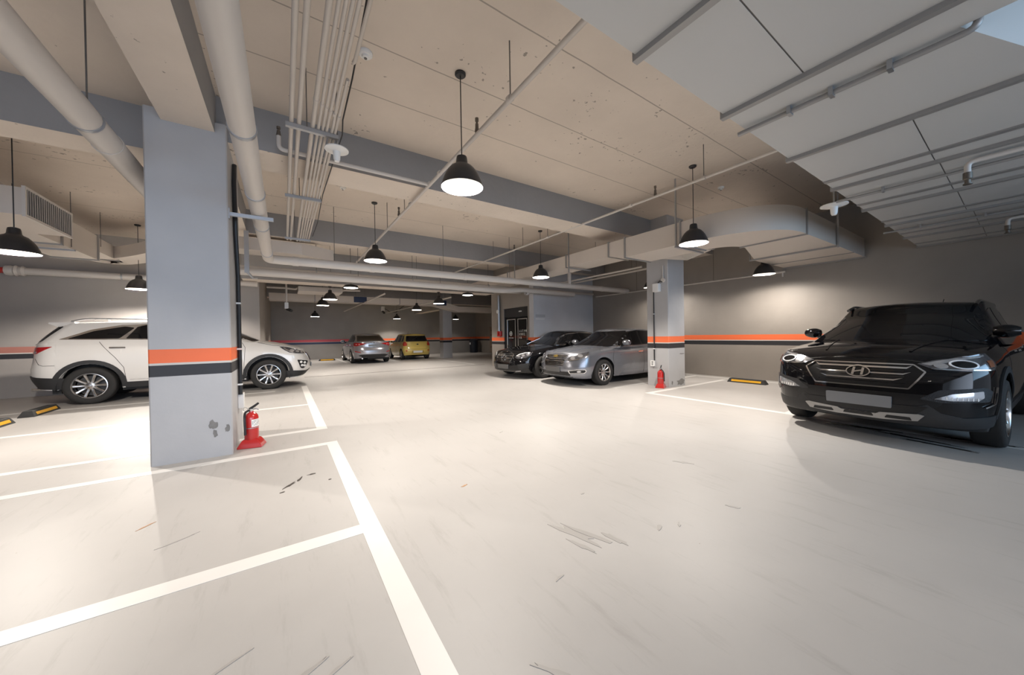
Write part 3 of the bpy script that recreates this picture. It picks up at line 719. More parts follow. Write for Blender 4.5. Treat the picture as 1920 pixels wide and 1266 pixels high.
# ------------------------------------------------------------------ entrance door
door = struct('door_1', mbox((7.56, DY0, 2.02), (7.66, DY1, DZ)), M['black'])
tr = door
link('door_frame', mbox((7.56, DY0, 0), (7.66, DY0 + .05, 2.02)), M['black'], door); link('door_frame', mbox((7.56, DY1 - .05, 0), (7.66, DY1, 2.02)), M['black'], door)
M['door_glass'] = mat('dark_door_glass', (.012, .012, .013), .06, coat=.5)
def leaf(y0, y1):
    lf = link('door_leaf', mbox((7.585, y0, .02), (7.635, y1, 2.01)), M['door_glass'], door)
    bm = bmnew(); w = .022; a, b, c, d = y0 + .07, y1 - .07, .10, 1.93
    box(bm, (7.578, a, c), (7.585, a + w, d)); box(bm, (7.578, b - w, c), (7.585, b, d)); box(bm, (7.578, a + w, c), (7.585, b - w, c + w)); box(bm, (7.578, a + w, d - w), (7.585, b - w, d))
    link('white_border', bm, M['pipe'], lf); return lf
l1 = leaf(DY0 + .06, 11.02); l2 = leaf(11.04, DY1 - .06)
bm = bmnew(); tube(bm, [(7.565, 11.66, .9), (7.565, 11.66, 1.9)], .014, 10); link('pull_handle', bm, M['steel'], l2)
# lettering: round emblem with a line of small letters, white rows on the other leaf
bm = bmnew(); lathe(bm, [(.095, -.002), (.095, .002), (.075, .002), (.075, -.002)], 24, 'x', (7.583, 11.44, 1.36), True)
box(bm, (7.581, 11.475, 1.30), (7.585, 11.49, 1.42)); box(bm, (7.581, 11.39, 1.30), (7.585, 11.405, 1.42)); box(bm, (7.581, 11.405, 1.352), (7.585, 11.475, 1.37))
link('emblem', bm, M['label'], l2)
def glyph_row(par, y_hi, z, n, size, seed, gap=1.25):
    """row of small strokes, too small in the picture to be read"""
    rr = random.Random(seed); bm = bmnew()
    for k in range(n):
        y = y_hi - k*size*gap
        box(bm, (7.582, y - size*.8, z), (7.5855, y, z + size*.18)); box(bm, (7.582, y - size*(.2 + .5*rr.random()), z), (7.5855, y - size*.1, z + size*.9))
        if rr.random() > .4: box(bm, (7.582, y - size*.8, z + size*.75), (7.5855, y, z + size*.92))
    link('lettering', bm, M['label'], par)
glyph_row(l2, 11.60, 1.17, 8, .036, 3)
glyph_row(l1, 10.86, 1.42, 5, .085, 4); glyph_row(l1, 10.86, 1.29, 4, .085, 5); glyph_row(l1, 10.86, 1.16, 2, .085, 6)
bm = bmnew()
for k, y in enumerate((10.83, 10.79, 10.75, 10.71, 10.67)): box(bm, (7.552, y - .03, 2.19), (7.561, y, 2.23 + .01*(k % 2)))
link('lettering', bm, M['label'], door)
# stripe paper sign on alcove wall
t = thing('wall_notice', 'small pale notice strip on the blue-grey alcove wall', 'sign', (7.6, 9.835, 1.92))
link('notice_plate', mbox((.0, -.008, .02), (.45, 0, .12)), mat('grey_plate', (.42, .43, .46), .5), t)
link('notice_line', mbox((0, -.006, -.06), (.42, 0, -.035)), M['label'], t)
# downpipe by the door with a red box
t = thing('down_pipe', 'shiny galvanised downpipe on the entrance wall, left of the door', 'pipe', (7.44, 12.12, 0))
bm = bmnew(); tube(bm, [(0, 0, 1.48), (0, 0, 2.95)], .055, 18); link('pipe_run', bm, M['steel'], t, True)
bm = bmnew(); lathe(bm, [(.075, -.02), (.08, 0), (.075, .02), (.001, .03)], 18, 'x', (-.05, 0, 2.28)); link('pressure_gauge', bm, M['white'], t, True)
ringclamp(t, (0, 0, 1.6), .056, 'z'); ringclamp(t, (0, 0, 2.7), .056, 'z')
t = thing('alarm_box', 'red fire alarm box on the entrance wall under the downpipe', 'alarm', (7.52, 12.10, 1.25))
link('box_body', mbox((-.10, -.10, 0), (0, .14, .22), .01), M['red'], t); link('glass_pane', mbox((-.105, -.05, .06), (-.10, .09, .17)), mat('dark_red', (.25, .01, .01), .2), t)
# things in the dark corridor
t = thing('notice_board', 'tall worn brown board leaning on the dark corridor end wall', 'board', (12.86, 21.6, 0))
link('board_panel', mbox((-.05, -.62, .04), (0, .62, 1.95)), M['wood'], t)
for k, z in enumerate((1.62, 1.3, .98, .7, .42)): link('board_strip', mbox((-.058, -.5, z), (-.05, .5, z + .07)), mat('strip_brown_%d' % k, (.16, .11, .09), .6), t)
t = thing('waste_bin', 'dark blue waste bin in the dim corridor corner', 'bin', (12.3, 23.8, 0))
bm = bmnew(); lathe(bm, [(.30, 0), (.36, .9), (.38, .92), (.38, .96), (.2, 1.04), (.001, 1.05)], 20); link('bin_body', bm, mat('bin_blue', (.012, .018, .03), .4), t, True)
link('bin_label', mbox((-.37, -.12, .62), (-.335, .02, .78)), M['label'], t)

# ------------------------------------------------------------------ pillar fittings
t = thing('cable_trunking', 'black cable trunking down the right edge of the near pillar', 'trunking', (-.498, 5.55, 0))
bm = bmnew(); tube(bm, [(.026, 0, .60), (.026, 0, 2.1), (.026, -.18, 2.6), (.026, -.22, 3.2), (.026, -.15, 3.45)], .024, 10); link('trunking_run', bm, M['black'], t, True)
for z, y in ((.72, 0), (1.17, 0), (1.75, 0)): link('clip', mbox((0, y - .03, z), (.05, y + .03, z + .02)), M['white'], t)
t = thing('socket_box', 'white socket box at the foot of the near pillar above the extinguisher', 'socket', (-.5, 5.6, .42))
link('box_body', mbox((0, -.05, 0), (.06, .08, .19), .006), M['white'], t)
t = thing('cable_trunking', 'black cable trunking on the grey pillar beside the right extinguisher', 'trunking', (7.55, 5.03, 0))
bm = bmnew(); tube(bm, [(-.012, 0, .58), (-.012, 0, 2.42)], .013, 10); link('trunking_run', bm, M['black'], t, True)
for z in (.9, 1.75): link('clip', mbox((-.03, -.02, z), (0, .02, z + .02)), M['white'], t)
t = thing('socket_box', 'white socket box low on the grey pillar above the right extinguisher', 'socket', (7.55, 5.07, .48))
link('box_body', mbox((-.04, -.055, 0), (0, .055, .14), .004), M['white'], t)
for z in (.04, .09): link('socket_face', mbox((-.044, -.02, z), (-.04, .02, z + .03)), M['steel'], t)
t = thing('emergency_light', 'white emergency light box high on the grey pillar', 'lamp', (7.55, 4.94, 2.285))
link('box_body', mbox((-.11, -.10, 0), (0, .06, .20), .012), M['white'], t)
bm = bmnew(); tube(bm, [(-.05, -.05, .2), (-.06, -.1, .25), (-.03, -.16, .22)], .012, 8); link('flex_cable', bm, M['black'], t)
t = thing('junction_box', 'round grey junction box with conduit up the grey pillar', 'junction box', (7.55, 4.77, 2.50))
bm = bmnew(); lathe(bm, [(.05, -.04), (.05, 0), (.001, .0)], 16, 'x', (0, 0, .05)); link('box_body', bm, M['pipe'], t, True)
bm = bmnew(); tube(bm, [(-.02, 0, .08), (-.02, 0, .40)], .012, 8); link('conduit_run', bm, M['pipe'], t)
M['scar'] = mat('scuffed_plaster', (.19, .185, .18), .8, noise=.4, nscale=20)
def scar(name, pts, m=M['scar']):
    bm = bmnew(); a = [bm.verts.new(p) for p in pts]; bm.faces.new(a); return link(name, bm, m)
p1 = [o for o in bpy.data.objects if o.name == 'pillar'][0]; p2 = bpy.data.objects['pillar.001']
def wallblot(cx, cz, rx, rz, seed, par, y=None, x=None, n=16):
    rr = random.Random(seed); pts = []
    for k in range(n):
        a = 2*PI*k/n; s = 1 + rr.uniform(-.3, .3); u, w = cx + rx*math.cos(a)*s, cz + rz*math.sin(a)*s
        pts.append((u, y, w) if y is not None else (x, u, w))
    o = scar('scuff_mark', pts); o.parent = par
wallblot(-.67, .36, .035, .05, 2, p1, y=4.9885); wallblot(-.65, .26, .018, .05, 4, p1, y=4.9885); wallblot(-.545, .30, .02, .04, 5, p1, y=4.9885)
wallblot(8.05, .10, .17, .07, 3, p2, y=4.6585); wallblot(8.1, .78, .10, .012, 6, p2, y=4.6585); wallblot(7.68, .10, .03, .05, 8, p2, y=4.6585)

# ------------------------------------------------------------------ fire extinguishers
def extinguisher(x, y, rz, label):
    t = thing('fire_extinguisher', label, 'fire extinguisher', (x, y, 0), rz, 'red fire extinguishers')
    bm = bmnew(); v = []
    for (w, d, z) in ((.125, .10, 0), (.125, .10, .012), (.085, .075, .085), (.07, .068, .10)):
        v.append([bm.verts.new(p) for p in ((-w, -d, z), (w, -d, z), (w, d, z), (-w, d, z))])
    for a, b in zip(v, v[1:]):
        for k in range(4): bm.faces.new((a[k], a[(k+1) % 4], b[(k+1) % 4], b[k]))
    bm.faces.new(v[0]); bm.faces.new(v[-1]); bmesh.ops.bevel(bm, geom=bm.edges[:], offset=.006, segments=2, affect='EDGES')
    link('base_stand', bm, M['red'], t, True)
    bm = bmnew(); lathe(bm, [(.07, .09), (.072, .10), (.072, .345), (.066, .375), (.048, .40), (.024, .415), (.022, .43)], 28); link('cylinder', bm, M['red'], t, True)
    bm = bmnew(); lathe(bm, [(.0735, .228), (.0735, .236), (.072, .236), (.072, .228)], 28, 'z', (0, 0, 0), True); link('strap', bm, M['steel'], t)
    bm = bmnew(); n = 10; rr_ = .0735
    for k in range(n):
        a0, a1 = R(-75 + 85*k/n), R(-75 + 85*(k+1)/n)
        q = [bm.verts.new((rr_*math.cos(a), rr_*math.sin(a), z)) for a, z in ((a0, .245), (a1, .245), (a1, .335), (a0, .335))]; bm.faces.new(q)
    lb = link('paper_label', bm, M['label'], t)
    bm = bmnew()
    for j, z in enumerate((.32, .306, .292, .278, .264)):
        for k in range(6):
            if (j + k) % 4 == 0: continue
            a0, a1 = R(-70 + 75*k/6), R(-62 + 75*k/6); q = [bm.verts.new((.0741*math.cos(a), .0741*math.sin(a), zz)) for a, zz in ((a0, z), (a1, z), (a1, z + .006), (a0, z + .006))]; bm.faces.new(q)
    link('label_print', bm, M['rod'], lb)
    bm = bmnew(); lathe(bm, [(.02, .425), (.024, .432), (.024, .455), (.014, .46), (.001, .461)], 14); link('valve', bm, M['chrome'], t, True)
    bm = bmnew(); tube(bm, [(-.02, 0, .455), (.03, 0, .485), (.075, 0, .52)], [.013, .014, .012], 8); link('lever', bm, M['black'], t)
    bm = bmnew(); tube(bm, [(-.01, 0, .445), (.05, .0, .455), (.075, 0, .44)], .008, 8); link('carry_handle', bm, M['steel'], t)
    bm = bmnew(); tube(bm, bend([(-.02, -.01, .44), (-.05, -.05, .425), (-.045, -.085, .36), (-.04, -.087, .16)], .03), [.012]*0 or .0125, 10); link('hose', bm, M['black'], t, True)
    bm = bmnew(); lathe(bm, [(.02, -.004), (.024, -.004), (.024, .004), (.02, .004)], 14, 'y', (-.055, -.01, .455), True); link('pull_ring', bm, M['steel'], t)
    return t
extinguisher(-.345, 5.22, R(-12), 'red fire extinguisher on its stand at the foot of the near pillar')
extinguisher(7.40, 4.78, R(20), 'red fire extinguisher on its stand in front of the far grey pillar')

# ------------------------------------------------------------------ wheel stops
def wheel_stop(x, y, rz, label, ln=.86):
    t = thing('wheel_stop', label, 'wheel stop', (x, y, 0), rz, 'black and yellow wheel stops')
    bm = bmnew(); prof = [(-.10, 0), (-.055, .105), (.055, .105), (.10, 0)]
    a = [bm.verts.new((px, -ln/2 + (.05 if pz else 0), pz)) for px, pz in prof]; b = [bm.verts.new((px, ln/2 - (.05 if pz else 0), pz)) for px, pz in prof]
    for i in range(4): bm.faces.new((a[i], a[(i+1) % 4], b[(i+1) % 4], b[i]))
    bm.faces.new(a); bm.faces.new(b); bmesh.ops.bevel(bm, geom=bm.edges[:], offset=.006, segments=1, affect='EDGES'); link('stop_body', bm, M['rubber'], t)
    for s in (-1, 1):
        bm = bmnew(); q = []
        for (px, pz) in ((.088, .028), (.068, .075)):
            nx = s*px
            q.append((nx + s*.003, pz + .001))
        v = [bm.verts.new((q[0][0], -ln/2 + .10, q[0][1])), bm.verts.new((q[0][0], ln/2 - .10, q[0][1])), bm.verts.new((q[1][0], ln/2 - .10, q[1][1])), bm.verts.new((q[1][0], -ln/2 + .10, q[1][1]))]
        bm.faces.new(v); link('reflective_strip', bm, M['orange_stripe'], t)
wheel_stop(-3.76, 10.08, 0, 'black wheel stop with yellow strip behind the white SUV')
wheel_stop(-3.76, 8.72, 0, 'black wheel stop with yellow strip cut off by the left picture edge')
wheel_stop(9.66, 3.87, 0, 'black wheel stop with yellow strip by the right wall, in full view')
wheel_stop(9.62, 2.62, 0, 'black wheel stop mostly hidden behind the black SUV')
wheel_stop(2.05, 22.3, R(90), 'black wheel stop with yellow strip by the far wall, left of the silver sedan')

# ------------------------------------------------------------------ cars
def interp(tab, x):
    """smooth monotone interpolation of a key table"""
    n = len(tab)
    if x <= tab[0][0]: return tab[0][1]
    if x >= tab[-1][0]: return tab[-1][1]
    i = 0
    while tab[i+1][0] < x: i += 1
    x0, y0 = tab[i]; x1, y1 = tab[i+1]; h = x1 - x0; d = (y1 - y0) / h
    def slope(j):
        if j <= 0 or j >= n - 1: return d
        a = (tab[j][1] - tab[j-1][1]) / (tab[j][0] - tab[j-1][0]); b = (tab[j+1][1] - tab[j][1]) / (tab[j+1][0] - tab[j][0])
        return 0 if a * b <= 0 else 2*a*b/(a + b)
    m0, m1 = slope(i), slope(i+1); t = (x - x0) / h
    return y0*(1+2*t)*(1-t)**2 + h*m0*t*(1-t)**2 + y1*t*t*(3-2*t) + h*m1*t*t*(t-1)

def pw(v, e): return max(0.0, v)**e

class Shell:
    """analytic car skin: lower body and greenhouse as horizontal contours"""
    def __init__(s, p):
        s.p = p
        s.n = p.get('n', 2.6); s.m = p.get('m', 2.4)
        s.axf, s.axr, s.Ra, s.zc = p['axf'], p['axr'], p['arch'], p['tyre']
    # lower body ---------------------------------------------------
    def zs(s, x): return interp(s.p['shoulder'], x)
    def zbot(s, x, arch=True):
        z = interp(s.p['bottom'], x)
        if arch:
            for a in (s.axf, s.axr):
                d = abs(x - a)
                if d < s.Ra: z = max(z, s.zc + math.sqrt(s.Ra**2 - d*d))
        return z
    def contour(s, c, h):
        """c in 0..3 : nose centre, nose arc, flank, tail arc, tail centre.  h 0..1 height fraction"""
        c = min(3, max(0, c)); p = s.p; xa, xb = p['xa'], p['xb']; xf = interp(p['nose'], h); xr = interp(p['tail'], h); S_ = interp(p['sect'], h)
        if c <= 1:
            th = c * PI/2; W = interp(p['plan'], xa)*S_
            return xa + (xf - xa)*pw(math.cos(th), 2/s.m), W*pw(math.sin(th), 2/s.n)
        if c <= 2:
            x = xa + (xb - xa)*(c - 1); return x, interp(p['plan'], x)*S_
        th = (3 - c)*PI/2; W = interp(p['plan'], xb)*S_
        return xb + (xr - xb)*pw(math.cos(th), 2/s.m), W*pw(math.sin(th), 2/s.n)
    def P(s, c, z):
        """point of the lower body at contour parameter c and height z"""
        h = .5
        for _ in range(3):
            x, y = s.contour(c, h); zl = interp(s.p['bottom'], x); zt = s.zs(x); h = min(1, max(0, (z - zl)/(zt - zl)))
        x, y = s.contour(c, h); return Vector((x, y, z))
    def c_of_y(s, y, rear=False):
        W = interp(s.p['plan'], s.p['xb' if rear else 'xa'])*.99
        th = math.asin(min(1, (abs(y)/W))**(s.n/2)); c = th/(PI/2)
        return 3 - c if rear else c
    def c_of_x(s, x, h=.5):
        xa, xb = s.p['xa'], s.p['xb']
        if x > xa:
            xf = interp(s.p['nose'], h); return math.acos(min(1, (x - xa)/(xf - xa))**(s.m/2))/(PI/2)
        if x < xb:
            xr = interp(s.p['tail'], h); return 3 - math.acos(min(1, (x - xb)/(xr - xb))**(s.m/2))/(PI/2)
        return 1 + (x - xa)/(xb - xa)
    # greenhouse ---------------------------------------------------
    def zg(s, x, t):
        return interp(s.p['gbase'], x)*(1 - t) + interp(s.p['rail'], x)*t
    def gcontour(s, c, t):
        c = min(3, max(0, c)); t = min(1, max(0, t)); p = s.p; gf = interp(p['gfront'], t); gr = interp(p['grear'], t); Lf, Lr = p['glf'], p['glr']
        tt = t + .10*math.sin(PI*t)
        def W(x): return interp(p['gwb'], x)*(1 - tt) + interp(p['gwr'], x)*tt
        xa, xb = gf - Lf, gr + Lr
        if c <= 1:
            th = c*PI/2; return xa + Lf*pw(math.cos(th), 2/2.1), W(xa)*pw(math.sin(th), 2/2.6)
        if c <= 2:
            x = xa + (xb - xa)*(c - 1); return x, W(x)
        th = (3 - c)*PI/2; return xb - Lr*pw(math.cos(th), 2/2.1), W(xb)*pw(math.sin(th), 2/p.get('gnr', 2.8))
    def G(s, c, t):
        x, y = s.gcontour(c, t); return Vector((x, y, s.zg(x, t)))
    def g_side(s, x, z):
        t = .5
        for _ in range(4):
            b, r = interp(s.p['gbase'], x), interp(s.p['rail'], x); t = min(1, max(0, (z - b)/(r - b)))
        gf, gr = interp(s.p['gfront'], t), interp(s.p['grear'], t); xa, xb = gf - s.p['glf'], gr + s.p['glr']
        if x > xa: c = math.acos(min(1, (x - xa)/s.p['glf'])**(2.1/2))/(PI/2)
        elif x < xb: c = 3 - math.acos(min(1, (xb - x)/s.p['glr'])**(2.1/2))/(PI/2)
        else: c = 1 + (x - xa)/(xb - xa)
        return c, t
    def g_end(s, y, t, rear):
        p = s.p; gf = interp(p['gfront'], t); gr = interp(p['grear'], t); tt = t + .10*math.sin(PI*t)
        x = gr + p['glr'] if rear else gf - p['glf']
        W = (interp(p['gwb'], x)*(1 - tt) + interp(p['gwr'], x)*tt); n = p.get('gnr', 2.8) if rear else 2.6
        c = math.asin(min(1, abs(y)/W)**(n/2))/(PI/2)
        return (3 - c if rear else c), t

def grid_faces(bm, rows, close=False):
    for a, b in zip(rows, rows[1:]):
        for i in range(len(a) - 1):
            q = [a[i], a[i+1], b[i+1], b[i]]
            if len({v.index if v.index >= 0 else id(v) for v in q}) >= 3:
                try: bm.faces.new(q)
                except Exception: pass

def body_mesh(s):
    p = s.p; bm = bmnew()
    cs = [(k/26)**1.0 for k in range(27)]
    cs = [math.asin(min(1, (k/22))**(s.n/2))/(PI/2) for k in range(23)]           # even steps in y at the nose
    cs = sorted(set([round(c, 4) for c in cs] + [.82, .88, .92, .95, .975]))
    xs = [p['xa'] + (p['xb'] - p['xa'])*k/60 for k in range(61)]
    for a in (s.axf, s.axr):
        for d in (1, .999, .985, .96, .92, .86, .78, .68): xs += [a + s.Ra*d, a - s.Ra*d]
    xs = sorted([x for x in set(round(x, 4) for x in xs) if p['xb'] < x < p['xa']], reverse=True)
    side = [1 + (x - p['xa'])/(p['xb'] - p['xa']) for x in xs]
    tail = [3 - c for c in cs][::-1]
    C = cs + side + tail
    hs = [0, .03, .08, .15, .23, .32, .41, .5, .58, .66, .74, .81, .87, .92, .96, .985, 1.0]
    for sgn in (1, -1):
        rows = []
        # inner return at the lower edge
        for off, dz in ((.07, .03), (.02, 0)):
            row = []
            for c in C:
                x, y = s.contour(c, 0); zl = s.zbot(x); hn = (zl - interp(p['bottom'], x))/(s.zs(x) - interp(p['bottom'], x))
                x, y = s.contour(c, hn); row.append(bm.verts.new((x*(1 - off*.25), sgn*max(0, y - off), zl + dz)))
            rows.append(row)
        for h in hs:
            row = []
            for c in C:
                x0, y0 = s.contour(c, h); zl = s.zbot(x0); zn = interp(p['bottom'], x0); zt = s.zs(x0)
                z = zl + (zt - zl)*h; hn = (z - zn)/(zt - zn)
                x, y = s.contour(c, hn); row.append(bm.verts.new((x, sgn*y, z)))
            rows.append(row)
        # bonnet / deck cap
        K = 8; top = rows[-1]; base = [v.co.copy() for v in top]
        for k in range(1, K + 1):
            f = k/K; row = []
            for q in base:
                g_ = interp(p['crown'], q.x)
                e = 1 - (1 - f)**2.2
                row.append(bm.verts.new((q.x - (.05*e if q.x > p['xa'] else 0)*(abs(q.y) < .02), q.y*(1 - f), q.z + g_*e*min(1, abs(q.y)/.35))))
            rows.append(row)
        grid_faces(bm, rows)
    bmesh.ops.remove_doubles(bm, verts=bm.verts, dist=.0008)
    # greenhouse
    ts = [0, .12, .25, .38, .5, .62, .74, .84, .92, .97, 1.0]
    gc = [math.asin(min(1, (k/16))**(2.6/2))/(PI/2) for k in range(17)]; gc = sorted(set(gc + [.85, .92, .97]))
    C = gc + [1 + k/24 for k in range(1, 24)] + [3 - c for c in gc][::-1]
    for sgn in (1, -1):
        rows = []
        for t in ts:
            row = []
            for c in C:
                q = s.G(c, t); row.append(bm.verts.new((q.x, sgn*q.y, q.z)))
            rows.append(row)
        base = [v.co.copy() for v in rows[-1]]; K = 8
        for k in range(1, K + 1):
            f = k/K; row = []; e = 1 - (1 - f)**2
            for q in base: row.append(bm.verts.new((q.x, q.y*(1 - f), q.z + p['roofcrown']*e*min(1, abs(q.y)/.4))))
            rows.append(row)
        grid_faces(bm, rows)
    bmesh.ops.remove_doubles(bm, verts=bm.verts, dist=.0008)
    return bm

def roundpoly(pts, r=.02, seg=4):
    out = []; n = len(pts)
    for i in range(n):
        a, b, c = Vector((*pts[i-1], 0)), Vector((*pts[i], 0)), Vector((*pts[(i+1) % n], 0))
        d1, d2 = a - b, c - b; t = min(r, d1.length*.45, d2.length*.45)
        if t < 1e-5: out.append(pts[i]); continue
        p0, p1 = b + d1.normalized()*t, b + d2.normalized()*t
        for k in range(seg + 1):
            u = k/seg; q = p0*(1-u)**2 + b*2*u*(1-u) + p1*u*u; out.append((q.x, q.y))
    return out

def patch(name, poly, fn, m, parent, off=.004, thick=.012, step=.06, smooth=True, both=False, sgn=1, hole=None):
    """a skin piece: a flat outline (a, b) cut into a fine grid, carried onto the car by fn(a, b) and given thickness"""
    bm = bmnew()
    vs = [bm.verts.new((a, b, 0)) for a, b in poly]
    f = bm.faces.new(vs)
    if hole:
        hs = [bm.verts.new((a, b, 0)) for a, b in hole]
        bm.faces.remove(f)
        n = len(vs); 
        assert len(hs) == n
        for i in range(n): bm.faces.new((vs[i], vs[(i+1) % n], hs[(i+1) % n], hs[i]))
    if not isinstance(step, tuple): step = (step, step)
    for ax in (0, 1):
        lo = min(p[ax] for p in poly); hi = max(p[ax] for p in poly); n = int((hi - lo)/step[ax])
        for k in range(1, n + 1):
            co = [0, 0, 0]; no = [0, 0, 0]; co[ax] = lo + (hi - lo)*k/(n + 1); no[ax] = 1
            bmesh.ops.bisect_plane(bm, geom=bm.verts[:] + bm.edges[:] + bm.faces[:], plane_co=co, plane_no=no)
    bmesh.ops.triangulate(bm, faces=[f for f in bm.faces if len(f.verts) > 4])
    e = .004; nb = bmnew(); up, dn = {}, {}
    for v in bm.verts:
        a, b = v.co.x, v.co.y; p = fn(a, b); da = fn(a + e, b) - fn(a - e, b); db = fn(a, b + e) - fn(a, b - e)
        nrm = da.cross(db)
        if nrm.length < 1e-9: nrm = Vector((p.x, p.y, 0))
        nrm.normalize()
        ref = Vector((p.x*.35 if abs(p.x) > 1.2 else 0, p.y, max(0, p.z - .8)*.6))
        if nrm.dot(ref) < 0: nrm = -nrm
        up[v] = nb.verts.new(p + nrm*off); dn[v] = nb.verts.new(p + nrm*(off - thick))
    for f in bm.faces:
        nb.faces.new([up[v] for v in f.verts]); nb.faces.new([dn[v] for v in f.verts][::-1])
    for ed in bm.edges:
        if len(ed.link_faces) == 1: nb.faces.new((up[ed.verts[0]], up[ed.verts[1]], dn[ed.verts[1]], dn[ed.verts[0]]))
    bm.free(); bm = nb
    outs = []
    if sgn < 0:
        for v in bm.verts: v.co.y = -v.co.y
    o = link(name, bm, m, parent, smooth, angle=40); outs.append(o)
    if both:
        me = o.data.copy()
        for v in me.vertices: v.co.y = -v.co.y
        me.flip_normals()
        o2 = bpy.data.objects.new(name, me); COL.objects.link(o2); o2.parent = parent; outs.append(o2)
    return outs if both else o

def ribbon2d(pts, w):
    """outline of a thin line of width w along pts"""
    P_ = [Vector((*p, 0)) for p in pts]; L_, R_ = [], []
    for i, p in enumerate(P_):
        d = (P_[min(i+1, len(P_)-1)] - P_[max(i-1, 0)]).normalized(); n = Vector((-d.y, d.x, 0))*w/2
        L_.append(p + n); R_.append(p - n)
    return [(v.x, v.y) for v in L_ + R_[::-1]]

def ell(cx, cy, rx, ry, n=24, a0=0): return [(cx + rx*math.cos(2*PI*k/n + a0), cy + ry*math.sin(2*PI*k/n + a0)) for k in range(n)]

M['tyre'] = mat('tyre_rubber', (.022, .021, .02), .8, bump=.15, bscale=60)
M['rim'] = mat('alloy', (.62, .61, .60), .22, metal=1)
M['rimdark'] = mat('alloy_shadow', (.05, .05, .05), .5, metal=.4)
M['clad'] = mat('black_cladding', (.022, .022, .023), .55)
M['glass_dark'] = mat('tinted_glass', (.006, .006, .007), .03, spec=.4)
M['seam'] = mat('panel_gap', (.01, .01, .01), .7)
M['gloss_black'] = mat('gloss_black', (.008, .008, .009), .12, coat=.5)
M['lamp_clear'] = mat('lamp_lens', (.55, .56, .58), .08, metal=.7, coat=1)
M['lamp_dark'] = mat('lamp_bowl', (.10, .10, .11), .15, metal=.5, coat=1)
M['lamp_red'] = mat('lamp_red', (.42, .012, .015), .12, coat=1)
M['lamp_amber'] = mat('lamp_amber', (.22, .08, .04), .15, coat=1)
M['plate'] = mat('blank_plate', (.20, .205, .215), .35)
M['plate_dark'] = mat('blank_plate_dark', (.12, .12, .12), .4)
M['grille_black'] = mat('grille_black', (.005, .005, .006), .3)
M['ring_white'] = mat('lamp_ring_white', (.82, .82, .84), .15, coat=1)
M['gold'] = mat('gold_badge', (.80, .58, .18), .25, metal=1)

def wheel(parent, x, y, r, w, sgn, spokes=10, rim_r=None, twin=False, steer=0, rimmat='rim', under='rimdark'):
    """wheel with tyre (own mesh), alloy rim, brake disc"""
    rr = rim_r or r*.66
    bm = bmnew(); hw = w/2
    prof = [(rr, -hw*.86), (rr + .01, -hw*.95), (r*.84, -hw), (r*.94, -hw*.95), (r*.985, -hw*.80), (r, -hw*.55), (r, hw*.55), (r*.985, hw*.80), (r*.94, hw*.95), (r*.84, hw), (rr + .01, hw*.95), (rr, hw*.86)]
    lathe(bm, prof, 44, 'y', (0, 0, 0), True)
    wh = link('wheel', bm, M['tyre'], parent, True, loc=(x, y, r), angle=50); wh.rotation_euler = (0, 0, R(steer))
    bm = bmnew(); s = sgn
    lathe(bm, [(rr, s*hw*.86), (rr + .006, s*hw*.97), (rr - .008, s*hw*.99), (rr - .02, s*hw*.85), (rr - .03, s*hw*.2), (rr - .03, -s*hw*.8), (rr, -s*hw*.86)], 44, 'y', cap=False)
    y0 = s*hw*.80; n = spokes; 
    for k in range(n):
        if twin: a = 2*PI*(k//2)/(n/2) + (.14 if k % 2 else -.14)
        else: a = 2*PI*k/n
        def pt(rad, tang, yy): return (rad*math.cos(a) - tang*math.sin(a), yy, rad*math.sin(a) + tang*math.cos(a))
        wi, wo, dp = .021*r/.36, .024*r/.36, .03
        q = []
        for (rad, tw, yy) in ((.045, wi, y0 - s*.012), (.10, wi, y0 - s*.02), (rr*.6, wi*.85, y0 - s*.004), (rr - .015, wo, y0 + s*.006)):
            q.append([bm.verts.new(pt(rad, -tw, yy - s*.008)), bm.verts.new(pt(rad, -tw*.5, yy)), bm.verts.new(pt(rad, tw*.5, yy)), bm.verts.new(pt(rad, tw, yy - s*.008)), bm.verts.new(pt(rad, tw*.8, yy - s*dp)), bm.verts.new(pt(rad, -tw*.8, yy - s*dp))])
        for a_, b_ in zip(q, q[1:]):
            for j in range(6): bm.faces.new((a_[j], a_[(j+1) % 6], b_[(j+1) % 6], b_[j]))
        bm.faces.new(q[0]); bm.faces.new(q[-1])
    lathe(bm, [(.001, y0 + s*.004), (.028, y0 + s*.002), (.034, y0 - s*.006), (.062, y0 - s*.012), (.068, y0 - s*.03), (.001, y0 - s*.032)], 20, 'y')
    rim = link('alloy_rim', bm, M[rimmat], wh, True, angle=30)
    bm = bmnew(); lathe(bm, [(.001, s*.0), (rr - .045, s*.0), (rr - .045, -s*.03), (.001, -s*.03)], 28, 'y'); link('brake_disc', bm, M[under], wh)
    return wh

